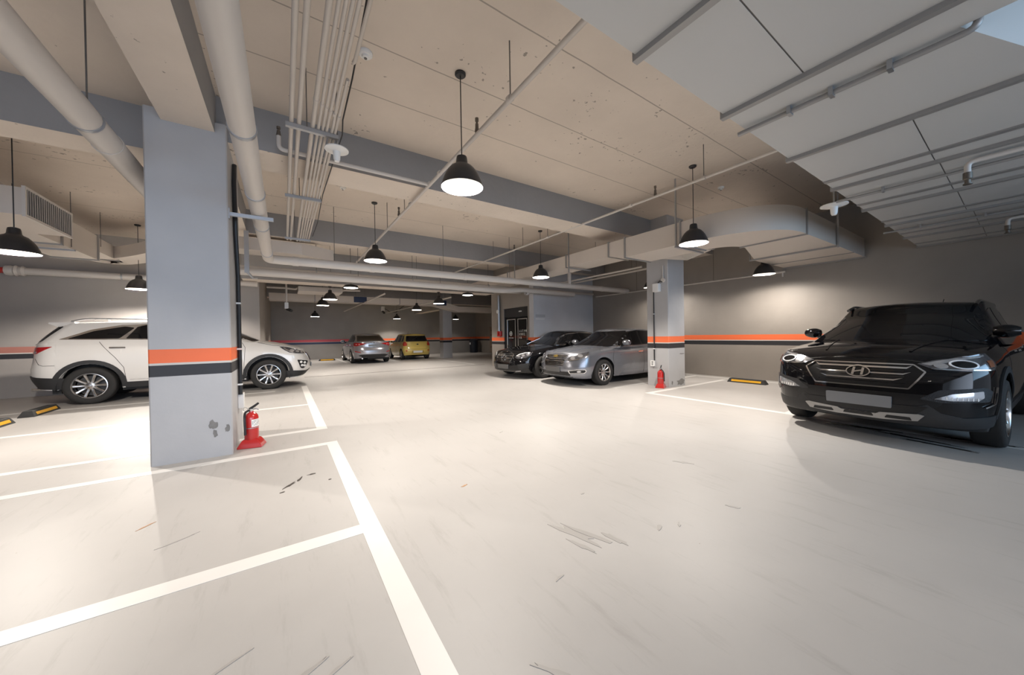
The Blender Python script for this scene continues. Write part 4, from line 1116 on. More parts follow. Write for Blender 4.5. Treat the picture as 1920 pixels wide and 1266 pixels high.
def wheelwells(s, t):
    """dark inner liners and floor pan under the skin"""
    p = s.p; bm = bmnew()
    for a in (s.axf, s.axr):
        for sg in (1, -1):
            W = interp(p['plan'], a) - .035; rows = []
            for yy in (W, W - .30):
                rows.append([bm.verts.new((a + (s.Ra + .012)*math.cos(PI*k/20), sg*yy, s.zc - .08 + (s.Ra + .09)*math.sin(PI*k/20))) for k in range(21)])
            grid_faces(bm, rows)
            bm.faces.new(rows[1][::-1])
    zf = p['floor_z']
    xs = [p['xa'] + .10, s.axf + s.Ra - .02, s.axf - s.Ra + .02, s.axr + s.Ra - .02, s.axr - s.Ra + .02, p['xb'] - .10]
    for x0, x1 in ((xs[1], xs[0]), (xs[3], xs[2]), (xs[5], xs[4])):
        W = min(interp(p['plan'], x0), interp(p['plan'], x1)) - .16; box(bm, (x0, -W, zf), (x1, W, zf + .16))
    box(bm, (xs[3], -.50, zf), (xs[0], .50, zf + .12)); box(bm, (xs[5], -.5, zf + .02), (xs[3], .5, zf + .14))
    return link('underbody', bm, M['matte_black'], t)

def car(name, label, cat, spec, paint, loc, rz):
    t = thing(name, label, cat, (loc[0], loc[1], 0), rz); s = Shell(spec)
    b = link('body', body_mesh(s), paint, t, True, angle=32)
    wheelwells(s, t)
    def side(x, z): return s.P(s.c_of_x(x), z)
    def front(y, z):
        q = s.P(s.c_of_y(y), z); q.y = math.copysign(q.y, y) if abs(y) > 1e-6 else 0; return q
    def rear(y, z):
        q = s.P(s.c_of_y(y, True), z); q.y = math.copysign(q.y, y) if abs(y) > 1e-6 else 0; return q
    # arc length along the contour at mid height, from the nose centre / the tail centre
    tabs = []
    for rear_ in (False, True):
        acc = 0; tab = [(0, 3 if rear_ else 0)]; prev = None
        for k in range(0, 161):
            c = 1.3*k/160; c = 3 - c if rear_ else c; q = s.contour(c, .5)
            if prev: acc += math.hypot(q[0] - prev[0], q[1] - prev[1]); tab.append((acc, c))
            prev = q
        tabs.append(tab)
    def lin(tab, x):
        if x <= 0: return tab[0][1]
        for (a, b), (c_, d) in zip(tab, tab[1:]):
            if x <= c_: return b + (d - b)*(x - a)/max(1e-9, c_ - a)
        return tab[-1][1]
    def wrap(a, z): return s.P(lin(tabs[0], a), z)
    def wrapr(a, z): return s.P(lin(tabs[1], a), z)
    def gside(x, z): return s.G(*s.g_side(x, z))
    def gfront(y, tt):
        q = s.G(*s.g_end(y, tt, False)); q.y = math.copysign(q.y, y) if abs(y) > 1e-6 else 0; return q
    def grear(y, tt):
        q = s.G(*s.g_end(y, tt, True)); q.y = math.copysign(q.y, y) if abs(y) > 1e-6 else 0; return q
    def top(x, y):
        zt = s.zs(x); x0, yy = s.contour(s.c_of_x(x, 1.0), 1.0); f = 1 - min(1, abs(y)/max(.05, yy)); e = 1 - (1 - f)**2.2
        return Vector((x, y, zt + interp(spec['crown'], x)*e*min(1, yy/.35)))
    return t, s, dict(side=side, front=front, rear=rear, wrap=wrap, wrapr=wrapr, gside=gside, gfront=gfront, grear=grear, top=top)

def mirror_(t, x, y, z, m, sgn, k=1.0):
    bm = bmnew(); pr = [(.05, .02), (.09, .065), (.075, .085), (.02, .095), (-.03, .085), (-.045, .06)]
    rows = []
    for j in range(7):
        f = j/6; w = math.sin(PI*(.12 + .76*f))**.5; yy = sgn*(.0 + .20*f)
        rows.append([bm.verts.new((.10*w*math.cos(a)*(1 - .15*f) - .02, yy, .085*w*math.sin(a)*(1 - .1*f))) for a in [2*PI*i/16 for i in range(16)]])
    for a, b in zip(rows, rows[1:]):
        for i in range(16): bm.faces.new((a[i], a[(i+1) % 16], b[(i+1) % 16], b[i]))
    bm.faces.new(rows[0]); bm.faces.new(rows[-1])
    mo = link('wing_mirror', bm, m, t, True, loc=(x, y, z), angle=50)
    mo.scale = (k, k, k)
    bm = bmnew(); tube(bm, [(0, sgn*.06, -.05), (.0, -sgn*.05, -.09)], .022, 8); link('mirror_arm', bm, M['gloss_black'], mo, True)
    bm = bmnew(); box(bm, (-.108, sgn*.03, -.05), (-.095, sgn*.17, .05), .004); link('mirror_glass', bm, M['glass_dark'], mo)
    return mo

def handle_(t, F_, x, z, m, w=.20, sgn=None):
    patch('door_handle', roundpoly([(x - w/2, z - .012), (x + w/2, z - .014), (x + w/2, z + .012), (x - w/2, z + .016)], .01), F_['side'], m, t, .026, .022, .04, both=True)

PAINT = {
    'white': mat('pearl_white_paint', (.74, .72, .69), .22, coat=.8),
    'black': mat('black_car_paint', (.003, .003, .004), .05, spec=.5),
    'black2': mat('black_saloon_paint', (.004, .004, .005), .05, spec=.55),
    'grey': mat('grey_metallic_paint', (.25, .26, .29), .26, metal=.65, coat=.8),
    'silver': mat('silver_metallic_paint', (.42, .42, .45), .24, metal=.6, coat=.8),
    'yellow': mat('pale_yellow_paint', (.70, .52, .14), .25, coat=.8),
}

# ---- white SUV ------------------------------------------------------
sp = dict(axf=1.525, axr=-1.525, arch=.455, tyre=.385, xa=1.98, xb=-1.98, floor_z=.24,
    shoulder=[(-2.5, 1.28), (-2.2, 1.31), (-1.2, 1.30), (0, 1.275), (.9, 1.245), (1.45, 1.19), (1.9, 1.10), (2.2, 1.01), (2.42, .92), (2.5, .88)],
    bottom=[(-2.5, .42), (-2.2, .34), (-1.5, .30), (0, .30), (1.6, .28), (2.1, .25), (2.5, .36)],
    nose=[(0, 2.36), (.25, 2.49), (.55, 2.50), (.8, 2.46), (1, 2.36)], tail=[(0, -2.38), (.22, -2.49), (.35, -2.50), (.6, -2.46), (1, -2.40)],
    sect=[(0, .93), (.15, .965), (.45, 1.0), (.7, .995), (.88, .97), (1, .905)],
    plan=[(-1.98, .925), (-1.4, .95), (0, .955), (1.4, .95), (1.98, .915)],
    crown=[(-2.5, .02), (.6, .03), (1.3, .06), (2.2, .05), (2.5, .03)],
    gbase=[(-2.5, 1.25), (0, 1.24), (1.0, 1.22), (1.5, 1.18)], rail=[(-2.4, 1.63), (-1.8, 1.695), (-.6, 1.725), (.2, 1.70), (.6, 1.65)],
    gfront=[(0, 1.42), (.5, .98), (1, .50)], grear=[(0, -2.40), (.5, -2.27), (1, -2.08)], glf=.42, glr=.30, gnr=3.2,
    gwb=[(-2.4, .84), (-1.5, .88), (.5, .90), (1.3, .86)], gwr=[(-2.2, .66), (-1, .70), (.4, .68)], roofcrown=.045)
t, s, F_ = car('suv', 'white SUV parked behind the near pillar, black wheel-arch trim', 'car', sp, PAINT['white'], (-1.863, 11.77), 0)
for a, st in ((1.525, 0), (-1.525, 0)):
    for g_ in (1, -1): wheel(t, a, g_*.835, .385, .235, g_, 10)
for a in (1.525, -1.525):
    out = [(a + .535*math.cos(PI*k/24 - .12*(1 - 2*k/24)), .385 + .535*math.sin(PI*k/24 - .12*(1 - 2*k/24))) for k in range(25)]
    inn = [(a + .458*math.cos(PI*k/24 - .12*(1 - 2*k/24)), .385 + .458*math.sin(PI*k/24 - .12*(1 - 2*k/24))) for k in range(25)]
    patch('arch_trim', out + inn[::-1], F_['side'], M['clad'], t, .014, .02, .05, both=True)
patch('sill_trim', [(-1.02, .30), (1.02, .30), (1.02, .42), (-1.02, .42)], F_['side'], M['clad'], t, .012, .02, .08, both=True)
patch('rear_bumper_trim', [(1.42, .33), (0, .42), (0, .62), (.7, .62), (1.42, .55)], F_['wrapr'], M['clad'], t, .014, .02, .05, both=True)
patch('front_bumper_trim', [(0, .37), (.6, .32), (1.28, .27), (1.28, .46), (.7, .42), (0, .46)], F_['wrap'], M['clad'], t, .012, .02, .05, both=True)
# windows
patch('window_trim', roundpoly([(-1.98, 1.355), (1.12, 1.30), (.90, 1.44), (.55, 1.60), (.1, 1.665), (-.7, 1.685), (-1.1, 1.665), (-1.55, 1.56)], .03), F_['gside'], M['chrome'], t, .003, .01, .08, both=True)
patch('quarter_window', roundpoly([(-1.86, 1.37), (-1.12, 1.365), (-.90, 1.60), (-1.05, 1.63), (-1.5, 1.53)], .03), F_['gside'], M['glass_dark'], t, .007, .012, .08, both=True)
patch('rear_door_window', roundpoly([(-1.02, 1.362), (-.03, 1.345), (-.03, 1.66), (-.70, 1.668), (-.86, 1.62)], .02), F_['gside'], M['glass_dark'], t, .007, .012, .08, both=True)
patch('front_door_window', roundpoly([(.03, 1.343), (1.0, 1.32), (.86, 1.44), (.52, 1.585), (.03, 1.66)], .02), F_['gside'], M['glass_dark'], t, .007, .012, .08, both=True)
patch('windscreen', roundpoly([(-.74, .10), (.74, .10), (.62, .93), (-.62, .93)], .05), F_['gfront'], M['glass_dark'], t, .006, .012, .08)
patch('rear_window', roundpoly([(-.74, .16), (.74, .16), (.66, .90), (-.66, .90)], .06), F_['grear'], M['glass_dark'], t, .008, .014, .08)
patch('rear_side_glass', roundpoly([(-2.37, 1.355), (-2.24, 1.36), (-2.02, 1.655), (-2.12, 1.655)], .01), F_['gside'], M['glass_dark'], t, .006, .012, .05, both=True)
bm = bmnew()      # roof spoiler
pr = [(-1.80, 1.725), (-2.16, 1.715), (-2.165, 1.69), (-2.02, 1.62), (-1.80, 1.67)]
v0 = [bm.verts.new((x, -.66, z)) for x, z in pr]; v1 = [bm.verts.new((x, .66, z)) for x, z in pr]
for i in range(5): bm.faces.new((v0[i], v0[(i+1) % 5], v1[(i+1) % 5], v1[i]))
bm.faces.new(v0); bm.faces.new(v1); bmesh.ops.bevel(bm, geom=bm.edges[:], offset=.012, segments=2, affect='EDGES'); link('roof_spoiler', bm, PAINT['white'], t, True)
for g_ in (1, -1):
    bm = bmnew(); tube(bm, bend([(-1.85, g_*.63, 1.735), (-1.65, g_*.63, 1.80), (.05, g_*.62, 1.80), (.3, g_*.62, 1.73)], .1), .018, 10); link('roof_rail', bm, M['steel'], t, True)
bm = bmnew(); prism(bm, [(-1.72, -.02), (-1.48, -.035), (-1.48, .035), (-1.72, .02)], 1.755, 1.82); bmesh.ops.bevel(bm, geom=bm.edges[:], offset=.02, segments=2, affect='EDGES'); link('antenna_fin', bm, PAINT['white'], t, True)
# lamps
tl = patch('tail_lamp', roundpoly([(-2.03, 1.212), (-2.42, 1.20), (-2.452, 1.15), (-2.452, 1.075), (-2.28, 1.075), (-2.2, 1.12)], .012), F_['side'], M['lamp_red'], t, .012, .03, .04, both=True)
for i, o in enumerate(tl): patch('reversing_lens', roundpoly([(-2.29, 1.085), (-2.44, 1.085), (-2.44, 1.12), (-2.27, 1.115)], .01), F_['side'], M['lamp_clear'], o, .018, .02, .04, sgn=1 if i == 0 else -1)
hl = patch('headlamp', roundpoly([(1.76, 1.092), (2.0, 1.055), (2.2, 1.005), (2.37, .945), (2.40, .915), (2.36, .89), (2.12, .905), (1.98, .93), (1.88, .99)], .01), F_['side'], M['lamp_dark'], t, .012, .03, .04, both=True)
for i, o in enumerate(hl):
    sg = 1 if i == 0 else -1
    for (x, z, rx, rz_) in ((2.05, .985, .06, .035), (2.19, .955, .05, .03), (2.31, .93, .035, .022)): patch('lamp_lens', ell(x, z, rx, rz_, 16), F_['side'], M['lamp_clear'], o, .018, .01, .04, sgn=sg)
    patch('lamp_strip', [(1.84, 1.045), (2.0, .945), (2.12, .915), (2.12, .925), (2.02, .955), (1.86, 1.052)], F_['side'], M['chrome'], o, .017, .01, .04, sgn=sg)
fg = patch('fog_lamp_housing', roundpoly([(2.15, .735), (2.40, .685), (2.36, .56), (2.30, .485), (2.23, .50)], .03), F_['side'], M['gloss_black'], t, .012, .02, .04, both=True)
for i, o in enumerate(fg):
    for x, z in ((2.235, .665), (2.32, .645), (2.255, .575), (2.315, .565)): patch('fog_lens', ell(x, z, .03, .032, 12), F_['side'], M['shade_in'], o, .018, .01, .03, sgn=1 if i == 0 else -1)
patch('grille', roundpoly([(-.52, .90), (.52, .90), (.48, .70), (-.48, .70)], .04), F_['front'], M['gloss_black'], t, .012, .02, .08)
patch('grille_surround', roundpoly([(-.55, .92), (.55, .92), (.50, .68), (-.50, .68)], .04), F_['front'], M['chrome'], t, .007, .014, .08)
patch('number_plate', [(-.26, .50), (.26, .50), (.26, .61), (-.26, .61)], F_['front'], M['plate'], t, .03, .02, .1)
# body lines and handles
for pts in ([(-1.40, 1.30), (-1.33, 1.20), (-1.15, .95), (-1.03, .74), (-1.0, .44)], [(-.01, 1.30), (.0, .8), (-.03, .42)], [(.98, 1.24), (1.05, 1.1), (1.03, .75), (1.0, .44)]):
    patch('panel_gap', ribbon2d(pts, .008), F_['side'], M['seam'], t, .0015, .004, .05, both=True)
patch('panel_gap', ribbon2d([(-2.30, .98), (-2.22, .86), (-2.15, .83), (-1.99, .83)], .007), F_['side'], M['seam'], t, .0015, .004, .05, both=True)
patch('bonnet_gap', ribbon2d([(1.30, 1.215), (1.6, 1.14), (1.85, 1.10), (2.05, 1.04)], .008), F_['side'], M['seam'], t, .002, .004, .05, both=True)
patch('sill_line', ribbon2d([(-.95, .47), (.95, .46)], .012), F_['side'], M['chrome'], t, .004, .008, .08, both=True)
handle_(t, F_, -1.12, 1.165, M['chrome'], .24); handle_(t, F_, -.12, 1.155, M['chrome'], .24)
for g_ in (1, -1): mirror_(t, .80, g_*.92, 1.36, PAINT['white'], g_)
bm = bmnew(); tube(bm, [(-2.2, -.5, .33), (-2.44, -.5, .33)], .03, 10); link('exhaust_tip', bm, M['chrome'], t, True)

# ---- black SUV ------------------------------------------------------
sp = dict(axf=1.35, axr=-1.35, arch=.44, tyre=.37, xa=1.80, xb=-1.80, floor_z=.24, n=2.9, m=2.3,
    shoulder=[(-2.3, 1.15), (-1, 1.14), (0, 1.12), (.8, 1.115), (1.2, 1.09), (1.6, 1.055), (1.9, 1.015), (2.1, .965), (2.25, .91)],
    bottom=[(-2.3, .36), (-1.3, .28), (0, .28), (1.5, .26), (1.9, .24), (2.28, .25)],
    nose=[(0, 2.19), (.12, 2.26), (.4, 2.28), (.7, 2.26), (.9, 2.22), (1, 2.14)], tail=[(0, -2.30), (.3, -2.36), (.6, -2.33), (1, -2.26)],
    sect=[(0, .94), (.15, .97), (.45, 1.0), (.7, .995), (.88, .97), (1, .90)],
    plan=[(-1.8, .91), (-1.2, .935), (0, .94), (1.3, .94), (1.8, .92)],
    crown=[(-2.4, .02), (.6, .055), (1.3, .075), (2.0, .06), (2.3, .03)],
    gbase=[(-2.4, 1.10), (0, 1.08), (1.0, 1.10), (1.4, 1.08)], rail=[(-2.2, 1.50), (-1.5, 1.60), (-.5, 1.65), (.0, 1.635), (.4, 1.57)],
    gfront=[(0, 1.22), (.5, .78), (1, .27)], grear=[(0, -2.25), (.5, -2.12), (1, -1.92)], glf=.42, glr=.30, gnr=3.2,
    gwb=[(-2.3, .82), (-1.5, .88), (.5, .90), (1.2, .875)], gwr=[(-2.2, .60), (-1, .66), (.3, .655)], roofcrown=.05)
t, s, F_ = car('suv', 'glossy black SUV facing the aisle at the right edge of the picture', 'car', sp, PAINT['black'], (7.85, .965), R(177))
for a in (1.35, -1.35):
    for g_ in (1, -1): wheel(t, a, g_*.825, .37, .235, g_, 10)
for a in (1.35, -1.35):
    out = [(a + .51*math.cos(PI*k/24), .37 + .51*math.sin(PI*k/24)) for k in range(25)]; inn = [(a + .443*math.cos(PI*k/24), .37 + .443*math.sin(PI*k/24)) for k in range(25)]
    patch('arch_trim', out + inn[::-1], F_['side'], M['clad'], t, .012, .02, .05, both=True)
patch('sill_trim', [(-.9, .28), (.9, .28), (.9, .42), (-.9, .42)], F_['side'], M['clad'], t, .012, .02, .08, both=True)
# windows
patch('windscreen', roundpoly([(-.80, .10), (.80, .10), (.63, .96), (.3, .985), (-.3, .985), (-.63, .96)], .05), F_['gfront'], M['glass_dark'], t, .006, .012, .06)
patch('front_door_window', roundpoly([(-.25, 1.185), (.78, 1.20), (.60, 1.32), (.25, 1.50), (-.25, 1.575)], .02), F_['gside'], M['glass_dark'], t, .007, .012, .08, both=True)
patch('rear_door_window', roundpoly([(-1.2, 1.20), (-.32, 1.185), (-.32, 1.575), (-1.1, 1.55)], .02), F_['gside'], M['glass_dark'], t, .007, .012, .08, both=True)
patch('quarter_window', roundpoly([(-1.85, 1.24), (-1.27, 1.21), (-1.18, 1.54), (-1.5, 1.48)], .03), F_['gside'], M['glass_dark'], t, .007, .012, .08, both=True)
patch('rear_window', roundpoly([(-.7, .2), (.7, .2), (.6, .9), (-.6, .9)], .05), F_['grear'], M['glass_dark'], t, .008, .014, .08)
patch('belt_line', ribbon2d([(-1.85, 1.215), (-.3, 1.17), (.80, 1.185)], .014), F_['gside'], M['chrome'], t, .006, .01, .08, both=True)
for g_ in (1, -1):
    bm = bmnew(); tube(bm, bend([(-1.75, g_*.60, 1.60), (-1.5, g_*.62, 1.655), (-.10, g_*.62, 1.675), (.20, g_*.62, 1.605)], .12), .020, 10); link('roof_rail', bm, M['gloss_black'], t, True)
bm = bmnew(); tube(bm, [(-1.55, .1, 1.68), (-1.72, .1, 1.80)], .006, 6); link('antenna', bm, M['black'], t)
# front end
patch('grille', roundpoly([(-.505, .835), (-.43, .90), (.43, .90), (.505, .835), (.385, .655), (-.385, .655)], .015), F_['front'], M['grille_black'], t, .006, .016, .06)
def ring2d(poly, w):
    c = Vector((sum(a for a, b in poly)/len(poly), sum(b for a, b in poly)/len(poly)))
    out = []
    n = len(poly)
    for i in range(n):
        a, b, d = Vector(poly[i-1]), Vector(poly[i]), Vector(poly[(i+1) % n]); t1 = (b - a).normalized(); t2 = (d - b).normalized()
        nn = Vector((-t1.y - t2.y, t1.x + t2.x)); nn.normalize()
        if nn.dot(c - b) < 0: nn = -nn
        out.append(tuple(b + nn*w))
    return out
hexa = roundpoly([(-.515, .835), (-.44, .905), (.44, .905), (.515, .835), (.39, .645), (-.39, .645)], .012, 3)
patch('grille_surround', hexa, F_['front'], M['chrome'], t, .018, .02, .06, hole=ring2d(hexa, .014))
for z, w0, w1 in ((.862, .42, .40), (.800, .40, .37), (.735, .34, .30)):
    gb = patch('grille_bar', roundpoly([(-w0, z + .020), (-w1, z + .006), (w1, z + .006), (w0, z + .020), (w0 + .01, z + .030), (w1, z - .016 + .002), (-w1, z - .016 + .002), (-w0 - .01, z + .030)], .004, 2) if False else [(-w0 - .01, z + .026), (-w1 + .02, z + .008), (w1 - .02, z + .008), (w0 + .01, z + .026), (w0 + .005, z + .036), (w1 - .03, z - .014), (-w1 + .03, z - .014), (-w0 - .005, z + .036)][:4] + [(w1 - .02, z - .006), (-w1 + .02, z - .006)], F_['front'], M['chrome'], t, .020, .02, .06)
for z in (.83, .768, .70): patch('grille_slat', [(-.36, z), (.36, z), (.36, z + .012), (-.36, z + .012)], F_['front'], M['gloss_black'], t, .012, .012, .08)
# oval emblem with a slanted letter
e1 = ell(0, .805, .105, .060, 28); em = patch('emblem', e1, F_['front'], M['chrome'], t, .045, .03, .05, hole=ell(0, .805, .094, .051, 28))
patch('emblem_back', ell(0, .805, .092, .05, 24), F_['front'], M['gloss_black'], em, .028, .02, .05)
for q in ([(-.056, .768), (-.034, .766), (-.022, .845), (-.043, .846)], [(.022, .764), (.043, .765), (.056, .843), (.034, .845)], [(-.033, .792), (.03, .806), (.032, .820), (-.03, .806)]):
    patch('emblem_stroke', q, F_['front'], M['chrome'], em, .044, .02, .05)
# headlamps
hl = patch('headlamp', roundpoly([(.47, .915), (.60, .955), (.78, .995), (1.0, 1.03), (1.15, 1.035), (1.13, .93), (1.06, .868), (.80, .858), (.58, .862)], .012), F_['wrap'], M['lamp_dark'], t, .010, .03, .04, both=True)
for i, o in enumerate(hl):
    sg = 1 if i == 0 else -1
    patch('lamp_chrome', roundpoly([(.50, .913), (.62, .948), (.80, .985), (1.05, 1.018), (1.05, 1.0), (.82, .965), (.66, .925), (.56, .90)], .005), F_['wrap'], M['lamp_clear'], o, .014, .012, .04, sgn=sg)
    patch('lamp_ring', ell(.80, .918, .105, .042, 20), F_['wrap'], M['ring_white'], o, .018, .012, .04, sgn=sg, hole=ell(.80, .918, .089, .033, 20))
    patch('lamp_lens', ell(.80, .918, .080, .029, 16), F_['wrap'], M['glass_dark'], o, .016, .010, .04, sgn=sg)
    patch('lamp_lens', ell(.635, .90, .05, .026, 14), F_['wrap'], M['lamp_clear'], o, .016, .010, .04, sgn=sg)
    patch('amber_lens', roundpoly([(1.0, .895), (1.07, .905), (1.09, .965), (1.01, .955)], .008), F_['wrap'], M['lamp_amber'], o, .015, .010, .04, sgn=sg)
    patch('lamp_trim', [(.56, .874), (.66, .862), (1.0, .866), (1.10, .905), (1.10, .914), (1.0, .876), (.66, .872)], F_['wrap'], M['chrome'], o, .016, .012, .04, sgn=sg)
# fog lamps, lower bumper
patch('lower_mesh', roundpoly([(-.62, .60), (.62, .60), (.60, .50), (.5, .40), (-.5, .40), (-.60, .50)], .02), F_['front'], M['grille_black'], t, .004, .012, .06)
fg = patch('fog_surround', roundpoly([(.46, .555), (.60, .66), (.93, .70), (1.0, .66), (.96, .56), (.62, .53)], .02), F_['wrap'], mat('honeycomb_black', (.012, .012, .014), .5, bump=.6, bscale=120), t, .008, .014, .04, both=True)
for i, o in enumerate(fg):
    sg = 1 if i == 0 else -1
    patch('fog_lamp', roundpoly([(.56, .565), (.68, .625), (.90, .665), (.905, .60), (.86, .568), (.68, .555)], .012), F_['wrap'], M['lamp_clear'], o, .014, .014, .03, sgn=sg)
    patch('fog_trim', ribbon2d([(.92, .50), (1.02, .54), (1.06, .70)], .012), F_['wrap'], M['chrome'], o, .016, .012, .04, sgn=sg)
    for k in range(7): patch('fog_rib', [(.64 + .035*k, .566), (.648 + .035*k, .566), (.648 + .035*k, .595), (.64 + .035*k, .595)], F_['wrap'], M['shade_in'], o, .0165, .006, .03, sgn=sg)
patch('bumper_trim', [(.0, .47), (.44, .47), (.52, .50), (.62, .42), (.78, .385), (1.14, .42), (1.14, .30), (.8, .27), (0, .26)], F_['wrap'], M['clad'], t, .010, .014, .05, both=True)
patch('lower_intake', roundpoly([(-.52, .475), (.52, .475), (.44, .385), (-.44, .385)], .015), F_['front'], M['grille_black'], t, .016, .014, .06)
sk = patch('skid_plate', [(-.50, .385), (-.46, .395), (-.18, .375), (-.15, .355), (.15, .355), (.18, .375), (.46, .395), (.50, .385), (.46, .325), (.2, .31), (-.2, .31), (-.46, .325)], F_['front'], mat('satin_silver', (.36, .35, .34), .35, metal=.6), t, .028, .02, .05)
for a, b in ((-.42, -.22), (-.13, .13), (.22, .42)): patch('skid_slot', roundpoly([(a, .325), (b, .325), (b - .015, .355), (a + .015, .355)], .006), F_['front'], M['grille_black'], sk, .031, .01, .05)
patch('number_plate', roundpoly([(-.27, .435), (.27, .435), (.27, .555), (-.27, .555)], .008), F_['front'], M['plate'], t, .045, .03, .1)
# bonnet lines, wipers, mirrors
patch('bonnet_gap', ribbon2d([(-.62, .925), (-.35, .958), (.35, .958), (.62, .925)], .007), F_['front'], M['seam'], t, .003, .004, .05)
for g_ in (1, -1):
    patch('bonnet_crease', ribbon2d([(1.05, g_*.50), (1.6, g_*.42), (2.0, g_*.36)], .02), F_['top'], PAINT['black'], t, .008, .01, .06)
    bm = bmnew(); tube(bm, [(.98, g_*.05 + .3, 1.20), (.86, g_*.05 - .05, 1.235), (.87, g_*.05 - .35, 1.225)], .009, 6); link('wiper', bm, M['black'], t)
    mirror_(t, .78, g_*.80, 1.255, PAINT['black'], g_, .95)
    patch('panel_gap', ribbon2d([(.92, 1.08), (.95, .8), (.9, .44)], .007), F_['side'], M['seam'], t, .0015, .004, .05, sgn=g_)
handle_(t, F_, -.15, 1.0, M['chrome']); handle_(t, F_, -1.05, 1.02, M['chrome'])

# ---- grey saloon ----------------------------------------------------
sp = dict(axf=1.34, axr=-1.345, arch=.385, tyre=.325, xa=1.735, xb=-1.735, floor_z=.19, n=2.5, m=2.2,
    shoulder=[(-2.3, .98), (-1.5, 1.0), (0, .955), (.9, .935), (1.3, .905), (1.7, .855), (2.0, .805), (2.2, .755)],
    bottom=[(-2.3, .26), (-1.3, .20), (0, .19), (1.5, .20), (1.9, .20), (2.28, .22)],
    nose=[(0, 2.20), (.12, 2.26), (.35, 2.28), (.7, 2.25), (.9, 2.19), (1, 2.10)], tail=[(0, -2.28), (.3, -2.34), (.7, -2.32), (1, -2.26)],
    sect=[(0, .93), (.15, .96), (.45, 1.0), (.7, .985), (.88, .965), (1, .89)],
    plan=[(-1.735, .87), (-1.2, .89), (0, .895), (1.3, .89), (1.735, .865)],
    crown=[(-2.4, .03), (-.5, .03), (1.0, .06), (1.9, .055), (2.3, .03)],
    gbase=[(-2.2, .97), (0, .92), (.9, .92), (1.3, .88)], rail=[(-1.6, 1.25), (-1.2, 1.345), (-.5, 1.41), (.1, 1.39), (.4, 1.34)],
    gfront=[(0, 1.20), (.5, .74), (1, .24)], grear=[(0, -1.98), (.5, -1.60), (1, -1.15)], glf=.42, glr=.35,
    gwb=[(-2.0, .70), (-1.2, .83), (.5, .85), (1.2, .80)], gwr=[(-1.5, .56), (-.5, .62), (.3, .60)], roofcrown=.05)
t, s, F_ = car('saloon_car', 'grey metallic saloon parked nose out beside the far grey pillar', 'car', sp, PAINT['grey'], (8.03, 6.745), R(180))
for a in (1.34, -1.345):
    for g_ in (1, -1): wheel(t, a, g_*.785, .325, .215, g_, 10)
patch('windscreen', roundpoly([(-.73, .09), (.73, .09), (.57, .95), (.25, .975), (-.25, .975), (-.57, .95)], .05), F_['gfront'], M['glass_dark'], t, .006, .012, .06)
patch('window_trim', roundpoly([(-1.50, .985), (.93, .965), (.62, 1.13), (.20, 1.335), (-.3, 1.385), (-.8, 1.37), (-1.25, 1.25)], .03), F_['gside'], M['gloss_black'], t, .003, .01, .08, both=True)
patch('front_door_window', roundpoly([(-.26, .995), (.72, .985), (.52, 1.12), (.16, 1.31), (-.26, 1.36)], .02), F_['gside'], M['glass_dark'], t, .007, .012, .08, both=True)
patch('rear_door_window', roundpoly([(-1.22, 1.01), (-.34, .998), (-.34, 1.36), (-.75, 1.345), (-1.1, 1.25)], .02), F_['gside'], M['glass_dark'], t, .007, .012, .08, both=True)
patch('belt_line', ribbon2d([(-1.5, .99), (-.3, .975), (.80, .965)], .014), F_['gside'], M['chrome'], t, .008, .01, .08, both=True)
patch('rear_window', roundpoly([(-.6, .15), (.6, .15), (.5, .9), (-.5, .9)], .05), F_['grear'], M['glass_dark'], t, .008, .014, .08)
g1 = roundpoly([(-.42, .765), (.42, .765), (.39, .70), (-.39, .70)], .02); g2 = roundpoly([(-.40, .675), (.40, .675), (.34, .50), (-.34, .50)], .035)
patch('upper_grille', g1, F_['front'], M['grille_black'], t, .008, .014, .06); patch('grille_surround', g1, F_['front'], M['chrome'], t, .016, .016, .06, hole=ring2d(g1, .013))
patch('lower_grille', g2, F_['front'], M['grille_black'], t, .008, .014, .06); patch('grille_surround', g2, F_['front'], M['chrome'], t, .016, .016, .06, hole=ring2d(g2, .014))
patch('grille_bar', [(-.38, .725), (.38, .725), (.38, .742), (-.38, .742)], F_['front'], M['chrome'], t, .014, .014, .06)
for z, w in ((.535, .345), (.575, .36), (.615, .375)): patch('grille_bar', [(-w, z), (w, z), (w, z + .016), (-w, z + .016)], F_['front'], M['chrome'], t, .014, .014, .06)
# gold cross-shaped badge
em = patch('emblem', [(-.085, .715), (-.035, .715), (-.03, .702), (.035, .702), (.04, .715), (.085, .715), (.075, .745), (.035, .745), (.03, .757), (-.035, .757), (-.03, .745), (-.075, .745)], F_['front'], M['gold'], t, .028, .02, .05)
hl = patch('headlamp', roundpoly([(.46, .70), (.56, .755), (.78, .815), (1.10, .86), (1.06, .80), (.92, .725), (.74, .655), (.50, .625)], .012), F_['wrap'], M['lamp_dark'], t, .010, .02, .04, both=True)
for i, o in enumerate(hl):
    sg = 1 if i == 0 else -1
    patch('lamp_lens', ell(.60, .70, .065, .036, 16), F_['wrap'], M['lamp_clear'], o, .016, .010, .03, sgn=sg)
    patch('lamp_lens', ell(.80, .755, .07, .034, 16), F_['wrap'], M['lamp_clear'], o, .016, .010, .03, sgn=sg)
    patch('lamp_trim', [(.50, .637), (.74, .665), (.92, .735), (1.05, .80), (1.05, .812), (.91, .75), (.73, .68), (.50, .65)], F_['wrap'], M['chrome'], o, .015, .010, .04, sgn=sg)
patch('lower_intake', roundpoly([(-.50, .37), (.50, .37), (.56, .27), (-.56, .27)], .02), F_['front'], M['grille_black'], t, .006, .012, .06)
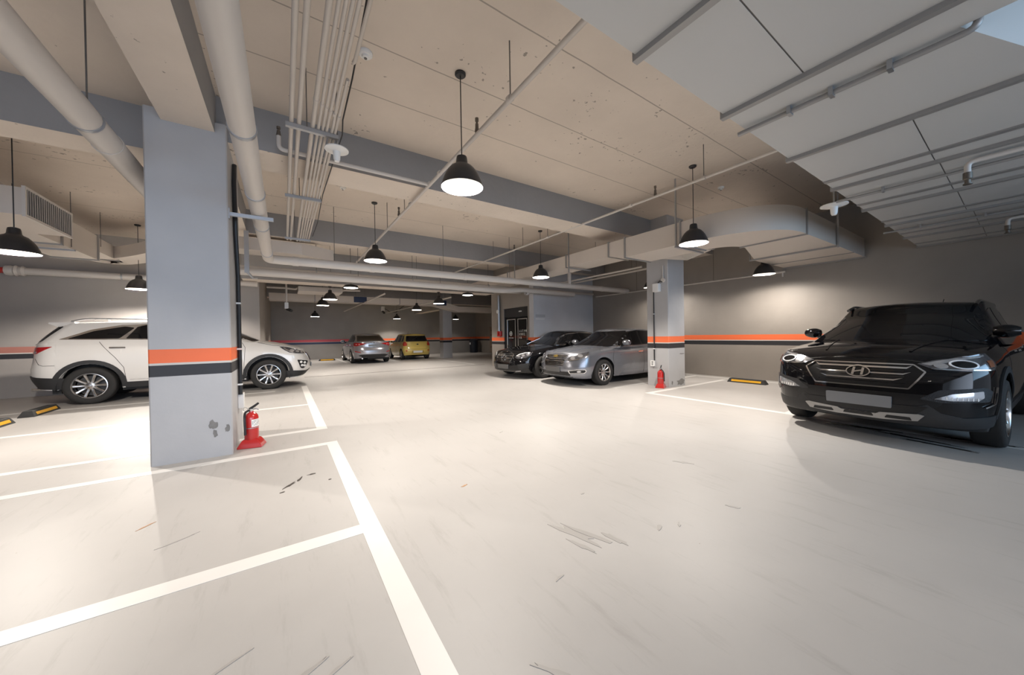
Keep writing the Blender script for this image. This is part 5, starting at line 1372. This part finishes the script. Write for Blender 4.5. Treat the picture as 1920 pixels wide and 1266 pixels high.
patch('number_plate', roundpoly([(-.26, .36), (.26, .36), (.26, .475), (-.26, .475)], .008), F_['front'], M['plate_dark'], t, .03, .03, .1)
fg = patch('fog_surround', roundpoly([(.50, .40), (.74, .435), (.94, .435), (.97, .385), (.92, .335), (.54, .325)], .02), F_['wrap'], M['chrome'], t, .008, .014, .04, both=True)
for i, o in enumerate(fg):
    patch('fog_recess', roundpoly([(.525, .39), (.74, .42), (.92, .42), (.945, .385), (.905, .348), (.56, .338)], .015), F_['wrap'], M['matte_black'], o, .012, .010, .04, sgn=1 if i == 0 else -1)
    patch('fog_lamp', ell(.78, .383, .05, .025, 14), F_['wrap'], M['lamp_clear'], o, .016, .01, .03, sgn=1 if i == 0 else -1)
patch('bumper_crease', ribbon2d([(.50, .60), (.62, .53), (.95, .50), (1.2, .53)], .03), F_['wrap'], PAINT['grey'], t, .012, .014, .04, both=True)
patch('chin_strip', [(-.6, .225), (.6, .225), (.6, .245), (-.6, .245)], F_['front'], M['clad'], t, .010, .014, .06)
for pts in ([(.92, .90), (1.0, .7), (.98, .45), (.93, .22)], [(-.30, .94), (-.27, .6), (-.30, .22)], [(-1.25, .95), (-1.05, .65), (-.98, .45)]): patch('panel_gap', ribbon2d(pts, .007), F_['side'], M['seam'], t, .0015, .004, .05, both=True)
patch('body_crease', ribbon2d([(.7, .74), (-.4, .78), (-1.6, .86)], .02), F_['side'], PAINT['grey'], t, .007, .01, .06, both=True)
handle_(t, F_, -.12, .80, M['chrome']); handle_(t, F_, -1.12, .82, M['chrome'])
for g_ in (1, -1):
    mirror_(t, .58, g_*.86, 1.055, PAINT['grey'], g_)
    patch('bonnet_crease', ribbon2d([(1.0, g_*.55), (1.6, g_*.40), (2.0, g_*.30)], .02), F_['top'], PAINT['grey'], t, .006, .01, .06)
bm = bmnew(); box(bm, (.93, -.05, 1.17), (.99, .05, 1.21), .01); link('inner_mirror', bm, M['black'], t)

# ---- black saloon ---------------------------------------------------
sp = dict(axf=1.47, axr=-1.47, arch=.395, tyre=.335, xa=1.875, xb=-1.875, floor_z=.17, n=2.5, m=2.2,
    shoulder=[(-2.5, .93), (-1.5, .98), (0, .955), (.9, .93), (1.3, .895), (1.7, .845), (2.0, .80), (2.25, .745)],
    bottom=[(-2.5, .26), (-1.4, .19), (0, .17), (1.5, .18), (2.0, .19), (2.33, .21)],
    nose=[(0, 2.25), (.12, 2.31), (.35, 2.33), (.7, 2.30), (.9, 2.24), (1, 2.15)], tail=[(0, -2.5), (.3, -2.56), (.7, -2.54), (1, -2.46)],
    sect=[(0, .94), (.15, .965), (.45, 1.0), (.7, .985), (.88, .96), (1, .88)],
    plan=[(-1.875, .90), (-1.2, .925), (0, .93), (1.4, .92), (1.875, .89)],
    crown=[(-2.5, .03), (-.5, .03), (1.0, .065), (2.0, .055), (2.3, .03)],
    gbase=[(-2.4, .93), (0, .92), (.9, .92), (1.3, .88)], rail=[(-1.7, 1.22), (-1.3, 1.30), (-.5, 1.385), (.0, 1.37), (.4, 1.30)],
    gfront=[(0, 1.12), (.5, .66), (1, .14)], grear=[(0, -2.15), (.5, -1.75), (1, -1.30)], glf=.42, glr=.35,
    gwb=[(-2.1, .72), (-1.2, .85), (.5, .875), (1.2, .82)], gwr=[(-1.6, .56), (-.5, .63), (.3, .60)], roofcrown=.05)
t, s, F_ = car('saloon_car', 'black saloon with chrome window line, between the door and grey saloon', 'car', sp, PAINT['black2'], (7.86, 8.93), R(183))
for a in (1.47, -1.47):
    for g_ in (1, -1): wheel(t, a, g_*.81, .335, .23, g_, 10, twin=True)
patch('windscreen', roundpoly([(-.74, .09), (.74, .09), (.57, .95), (.25, .975), (-.25, .975), (-.57, .95)], .05), F_['gfront'], M['glass_dark'], t, .006, .012, .06)
wp = roundpoly([(-1.72, 1.00), (.86, .96), (.55, 1.12), (.12, 1.315), (-.35, 1.365), (-.9, 1.34), (-1.45, 1.19)], .03)
patch('window_trim', wp, F_['gside'], M['chrome'], t, .009, .014, .08, both=True, hole=ring2d(wp, .02))
patch('side_windows', wp, F_['gside'], M['glass_dark'], t, .004, .012, .08, both=True)
patch('rear_window', roundpoly([(-.6, .15), (.6, .15), (.5, .9), (-.5, .9)], .05), F_['grear'], M['glass_dark'], t, .008, .014, .08)
gp = roundpoly([(-.41, .735), (.41, .735), (.43, .66), (.34, .49), (-.34, .49), (-.43, .66)], .05)
patch('grille', gp, F_['front'], M['grille_black'], t, .008, .014, .06); patch('grille_surround', gp, F_['front'], M['chrome'], t, .018, .018, .06, hole=ring2d(gp, .018))
for z, w in ((.665, .40), (.595, .39), (.535, .345)): patch('grille_bar', [(-w, z), (w, z), (w, z + .026), (-w, z + .026)], F_['front'], M['chrome'], t, .014, .014, .06)
em = patch('emblem', ell(0, .61, .105, .105, 28), F_['front'], M['chrome'], t, .038, .03, .05, hole=ell(0, .61, .088, .088, 28))
for k in range(3):
    a = PI/2 + 2*PI*k/3; ca, sa = math.cos(a), math.sin(a)
    patch('emblem_ray', [(-.016*sa, .61 + .016*ca), (.094*ca, .61 + .094*sa), (.016*sa, .61 - .016*ca)], F_['front'], M['chrome'], em, .038, .025, .05)
patch('bonnet_badge', ell(0, .80, .03, .012, 12), F_['front'], M['chrome'], t, .012, .01, .05)
hl = patch('headlamp', roundpoly([(.50, .665), (.62, .725), (.82, .775), (1.05, .785), (1.10, .765), (1.02, .69), (.86, .63), (.62, .60), (.53, .62)], .02), F_['wrap'], M['lamp_dark'], t, .010, .02, .04, both=True)
for i, o in enumerate(hl):
    sg = 1 if i == 0 else -1
    for c in (.63, .78, .93): patch('lamp_lens', ell(c, .672 + (c - .63)*.16, .05, .03, 14), F_['wrap'], M['lamp_clear'], o, .016, .010, .03, sgn=sg)
    patch('lamp_strip', [(.54, .685), (.64, .732), (.84, .775), (1.03, .782), (1.03, .772), (.84, .762), (.65, .718), (.55, .672)], F_['wrap'], M['shade_in'], o, .015, .010, .04, sgn=sg)
patch('lower_intake', roundpoly([(-.60, .40), (.60, .40), (.66, .27), (-.66, .27)], .02), F_['front'], M['grille_black'], t, .006, .012, .06)
patch('side_intake', roundpoly([(.60, .44), (.92, .48), (.98, .34), (.66, .30)], .03), F_['wrap'], M['matte_black'], t, .006, .012, .04, both=True)
patch('chin_trim', ribbon2d([(-.70, .255), (-.5, .235), (.5, .235), (.70, .255)], .016), F_['front'], M['chrome'], t, .014, .014, .06)
patch('number_plate', roundpoly([(-.26, .30), (.26, .30), (.26, .42), (-.26, .42)], .008), F_['front'], M['plate_dark'], t, .03, .03, .1)
for pts in ([(1.0, .88), (1.05, .7), (1.02, .45), (.97, .2)], [(-.25, .94), (-.22, .6), (-.25, .2)]): patch('panel_gap', ribbon2d(pts, .007), F_['side'], M['seam'], t, .0015, .004, .05, both=True)
handle_(t, F_, -.05, .82, M['chrome']); handle_(t, F_, -1.12, .83, M['chrome'])
for g_ in (1, -1):
    mirror_(t, .52, g_*.90, 1.04, PAINT['black2'], g_)
    patch('bonnet_crease', ribbon2d([(1.0, g_*.55), (1.6, g_*.40), (2.0, g_*.30)], .02), F_['top'], PAINT['black2'], t, .006, .01, .06)

# ---- silver saloon, seen from behind --------------------------------
sp = dict(axf=1.40, axr=-1.40, arch=.39, tyre=.335, xa=1.80, xb=-1.80, floor_z=.18, n=2.8, m=2.3,
    shoulder=[(-2.52, 1.06), (-2.2, 1.10), (-1.5, 1.08), (0, 1.0), (.9, .97), (1.6, .88), (2.35, .74)],
    bottom=[(-2.52, .30), (-1.9, .24), (0, .19), (2.35, .22)],
    nose=[(0, 2.30), (.3, 2.36), (.7, 2.33), (1, 2.2)], tail=[(0, -2.42), (.2, -2.50), (.5, -2.50), (.62, -2.45), (.9, -2.44), (1, -2.43)],
    sect=[(0, .93), (.15, .965), (.45, 1.0), (.7, .99), (.88, .965), (1, .88)],
    plan=[(-1.80, .905), (-1.2, .925), (0, .93), (1.4, .92), (1.80, .89)],
    crown=[(-2.5, .04), (-.5, .03), (1.0, .06), (2.4, .04)],
    gbase=[(-2.4, 1.05), (0, .96), (1.3, .92)], rail=[(-1.7, 1.34), (-1.2, 1.42), (-.4, 1.475), (.2, 1.45), (.5, 1.38)],
    gfront=[(0, 1.3), (.5, .8), (1, .25)], grear=[(0, -2.18), (.5, -1.72), (1, -1.15)], glf=.42, glr=.38,
    gwb=[(-2.1, .72), (-1.2, .86), (.5, .88), (1.2, .82)], gwr=[(-1.6, .57), (-.5, .64), (.3, .61)], roofcrown=.05)
t, s, F_ = car('saloon_car', 'silver saloon seen from behind, parked against the far wall', 'car', sp, PAINT['silver'], (3.73, 20.45), R(90))
for a in (1.40, -1.40):
    for g_ in (1, -1): wheel(t, a, g_*.82, .335, .22, g_, 10)
patch('rear_window', roundpoly([(-.70, .10), (.70, .10), (.56, .92), (-.56, .92)], .05), F_['grear'], M['glass_dark'], t, .008, .014, .06)
patch('side_windows', roundpoly([(-1.45, 1.08), (.95, 1.02), (.6, 1.2), (.15, 1.38), (-.4, 1.43), (-.9, 1.40), (-1.25, 1.28)], .03), F_['gside'], M['glass_dark'], t, .006, .012, .08, both=True)
patch('window_line', ribbon2d([(-1.45, 1.065), (.95, 1.005)], .014), F_['gside'], M['chrome'], t, .008, .01, .08, both=True)
patch('windscreen', roundpoly([(-.73, .09), (.73, .09), (.57, .95), (-.57, .95)], .05), F_['gfront'], M['glass_dark'], t, .006, .012, .08)
tl = patch('tail_lamp', roundpoly([(1.12, 1.03), (.95, 1.045), (.66, 1.025), (.36, 1.0), (.42, .975), (.60, .925), (.80, .875), (1.02, .88), (1.10, .94)], .012), F_['wrapr'], M['lamp_red'], t, .012, .02, .04, both=True)
for i, o in enumerate(tl):
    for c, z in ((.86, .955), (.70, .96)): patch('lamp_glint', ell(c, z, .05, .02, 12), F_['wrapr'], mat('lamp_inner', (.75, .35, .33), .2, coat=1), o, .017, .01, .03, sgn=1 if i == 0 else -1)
patch('boot_lid_gap', ribbon2d([(-.56, 1.02), (-.52, .80), (.52, .80), (.56, 1.02)], .008), F_['rear'], M['seam'], t, .002, .004, .06)
patch('plate_recess', roundpoly([(-.34, .98), (.34, .98), (.30, .84), (-.30, .84)], .02), F_['rear'], PAINT['silver'], t, .004, .010, .08)
patch('number_plate', [(-.26, .85), (.26, .85), (.26, .96), (-.26, .96)], F_['rear'], M['plate'], t, .012, .01, .1)
patch('boot_badge', ell(0, 1.02, .045, .025, 14), F_['rear'], M['chrome'], t, .012, .01, .05)
patch('lower_bumper', [(-.72, .42), (-.6, .36), (-.55, .30), (.55, .30), (.6, .36), (.72, .42), (.5, .47), (-.5, .47)], F_['rear'], M['clad'], t, .012, .014, .06)
patch('reflector', [(.95, .60), (.62, .555), (.62, .585), (.95, .64)], F_['wrapr'], M['lamp_red'], t, .010, .012, .04, both=True)
for pts in ([(-.35, 1.0), (-.32, .6), (-.35, .22)], [(-1.3, 1.04), (-1.1, .7), (-1.02, .5)], [(.9, .95), (.95, .6), (.92, .22)]): patch('panel_gap', ribbon2d(pts, .007), F_['side'], M['seam'], t, .0015, .004, .05, both=True)
patch('body_crease', ribbon2d([(1.0, .82), (-.5, .88), (-2.0, .96)], .018), F_['side'], PAINT['silver'], t, .007, .01, .06, both=True)
handle_(t, F_, -.12, .88, M['chrome']); handle_(t, F_, -1.12, .92, M['chrome'])
for g_ in (1, -1): mirror_(t, .65, g_*.90, 1.10, PAINT['silver'], g_)
bm = bmnew(); tube(bm, [(-2.2, .55, .27), (-2.46, .55, .27)], .035, 10); link('exhaust_tip', bm, M['chrome'], t, True)
bm = bmnew(); box(bm, (-2.25, -.45, .22), (-1.95, .25, .34), .03); link('silencer', bm, M['matte_black'], t)

# ---- yellow hatchback -----------------------------------------------
sp = dict(axf=1.19, axr=-1.19, arch=.35, tyre=.29, xa=1.56, xb=-1.50, floor_z=.18, n=2.9, m=2.4,
    shoulder=[(-1.8, .98), (-1.2, 1.02), (0, .95), (.8, .92), (1.3, .85), (1.8, .70)],
    bottom=[(-1.8, .28), (-1.2, .22), (0, .19), (1.8, .22)],
    nose=[(0, 1.72), (.3, 1.78), (.7, 1.75), (1, 1.62)], tail=[(0, -1.70), (.22, -1.80), (.45, -1.81), (.6, -1.77), (1, -1.72)],
    sect=[(0, .92), (.15, .96), (.4, 1.0), (.65, .985), (.88, .95), (1, .89)],
    plan=[(-1.50, .785), (-1.0, .80), (0, .80), (1.2, .795), (1.56, .77)],
    crown=[(-1.8, .02), (.8, .05), (1.8, .04)],
    gbase=[(-1.8, .93), (0, .91), (1.2, .87)], rail=[(-1.6, 1.40), (-1.2, 1.435), (-.3, 1.45), (.2, 1.42), (.4, 1.36)],
    gfront=[(0, 1.25), (.5, .85), (1, .40)], grear=[(0, -1.73), (.5, -1.66), (1, -1.52)], glf=.38, glr=.26, gnr=3.0,
    gwb=[(-1.7, .72), (-.5, .76), (.5, .76), (1.1, .72)], gwr=[(-1.5, .56), (-.3, .59), (.3, .57)], roofcrown=.04)
t, s, F_ = car('hatchback_car', 'small yellow hatchback seen from behind, right of the silver saloon', 'car', sp, PAINT['yellow'], (6.30, 20.85), R(90))
for a in (1.19, -1.19):
    for g_ in (1, -1): wheel(t, a, g_*.70, .29, .18, g_, 8)
rw = patch('rear_window', roundpoly([(-.60, .24), (.60, .24), (.52, .85), (-.52, .85)], .09), F_['grear'], M['glass_dark'], t, .010, .016, .06)
patch('window_seal', roundpoly([(-.63, .21), (.63, .21), (.545, .88), (-.545, .88)], .09), F_['grear'], M['rubber'], t, .006, .012, .06)
patch('side_windows', roundpoly([(-1.32, 1.03), (.75, .97), (.5, 1.15), (.15, 1.35), (-.5, 1.395), (-1.0, 1.385), (-1.22, 1.33)], .04), F_['gside'], M['glass_dark'], t, .006, .012, .08, both=True)
for x in (-.28, -.95): patch('window_post', [(x - .03, 1.0), (x + .03, 1.0), (x + .01, 1.40), (x - .05, 1.40)], F_['gside'], PAINT['yellow'], t, .009, .012, .06, both=True)
patch('windscreen', roundpoly([(-.64, .09), (.64, .09), (.5, .95), (-.5, .95)], .05), F_['gfront'], M['glass_dark'], t, .006, .012, .08)
patch('tail_lamp', roundpoly([(.90, 1.02), (.76, 1.03), (.62, .92), (.60, .80), (.80, .78), (.90, .86)], .02), F_['wrapr'], mat('lamp_red_bright', (.62, .05, .03), .15, coat=1), t, .016, .03, .04, both=True)
patch('boot_gap', ribbon2d([(-.60, .96), (-.57, .70), (-.50, .60), (.50, .60), (.57, .70), (.60, .96)], .008), F_['rear'], M['seam'], t, .002, .004, .05)
pr_ = roundpoly([(-.34, .545), (.34, .545), (.40, .37), (-.40, .37)], .03)
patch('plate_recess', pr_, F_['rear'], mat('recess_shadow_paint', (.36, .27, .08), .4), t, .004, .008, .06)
patch('recess_lip', pr_, F_['rear'], PAINT['yellow'], t, .014, .016, .06, hole=ring2d(pr_, .025))
patch('number_plate', [(-.26, .40), (.26, .40), (.26, .51), (-.26, .51)], F_['rear'], M['white'], t, .010, .008, .1)
em = patch('emblem', ell(0, .87, .055, .028, 18), F_['rear'], M['black'], t, .012, .01, .05)
patch('emblem_rim', ell(0, .87, .062, .034, 18), F_['rear'], M['chrome'], em, .009, .01, .05, hole=ell(0, .87, .056, .029, 18))
patch('reflector', ell(.63, .52, .05, .06, 14), F_['wrapr'], mat('reflector_amber', (.55, .16, .05), .25, coat=.6), t, .010, .012, .04, both=True)
patch('handle_recess', [(-.14, .70), (.14, .70), (.13, .73), (-.13, .73)], F_['rear'], PAINT['yellow'], t, .010, .012, .06)
for pts in ([(-.28, .95), (-.25, .6), (-.28, .22)], [(.75, .90), (.8, .6), (.75, .22)], [(-1.05, 1.0), (-.9, .7), (-.83, .5)]): patch('panel_gap', ribbon2d(pts, .007), F_['side'], M['seam'], t, .0015, .004, .05, both=True)
handle_(t, F_, -.12, .86, PAINT['yellow'], .16); handle_(t, F_, -.80, .90, PAINT['yellow'], .16)
for g_ in (1, -1): mirror_(t, .62, g_*.76, 1.02, PAINT['yellow'], g_, .8)
bm = bmnew(); tube(bm, [(-1.70, 0, 1.30), (-1.745, .28, 1.12)], .008, 6); link('wiper', bm, M['black'], t)
bm = bmnew(); tube(bm, [(.1, 0, 1.48), (-.05, 0, 1.62)], .006, 6); link('antenna', bm, M['black'], t)
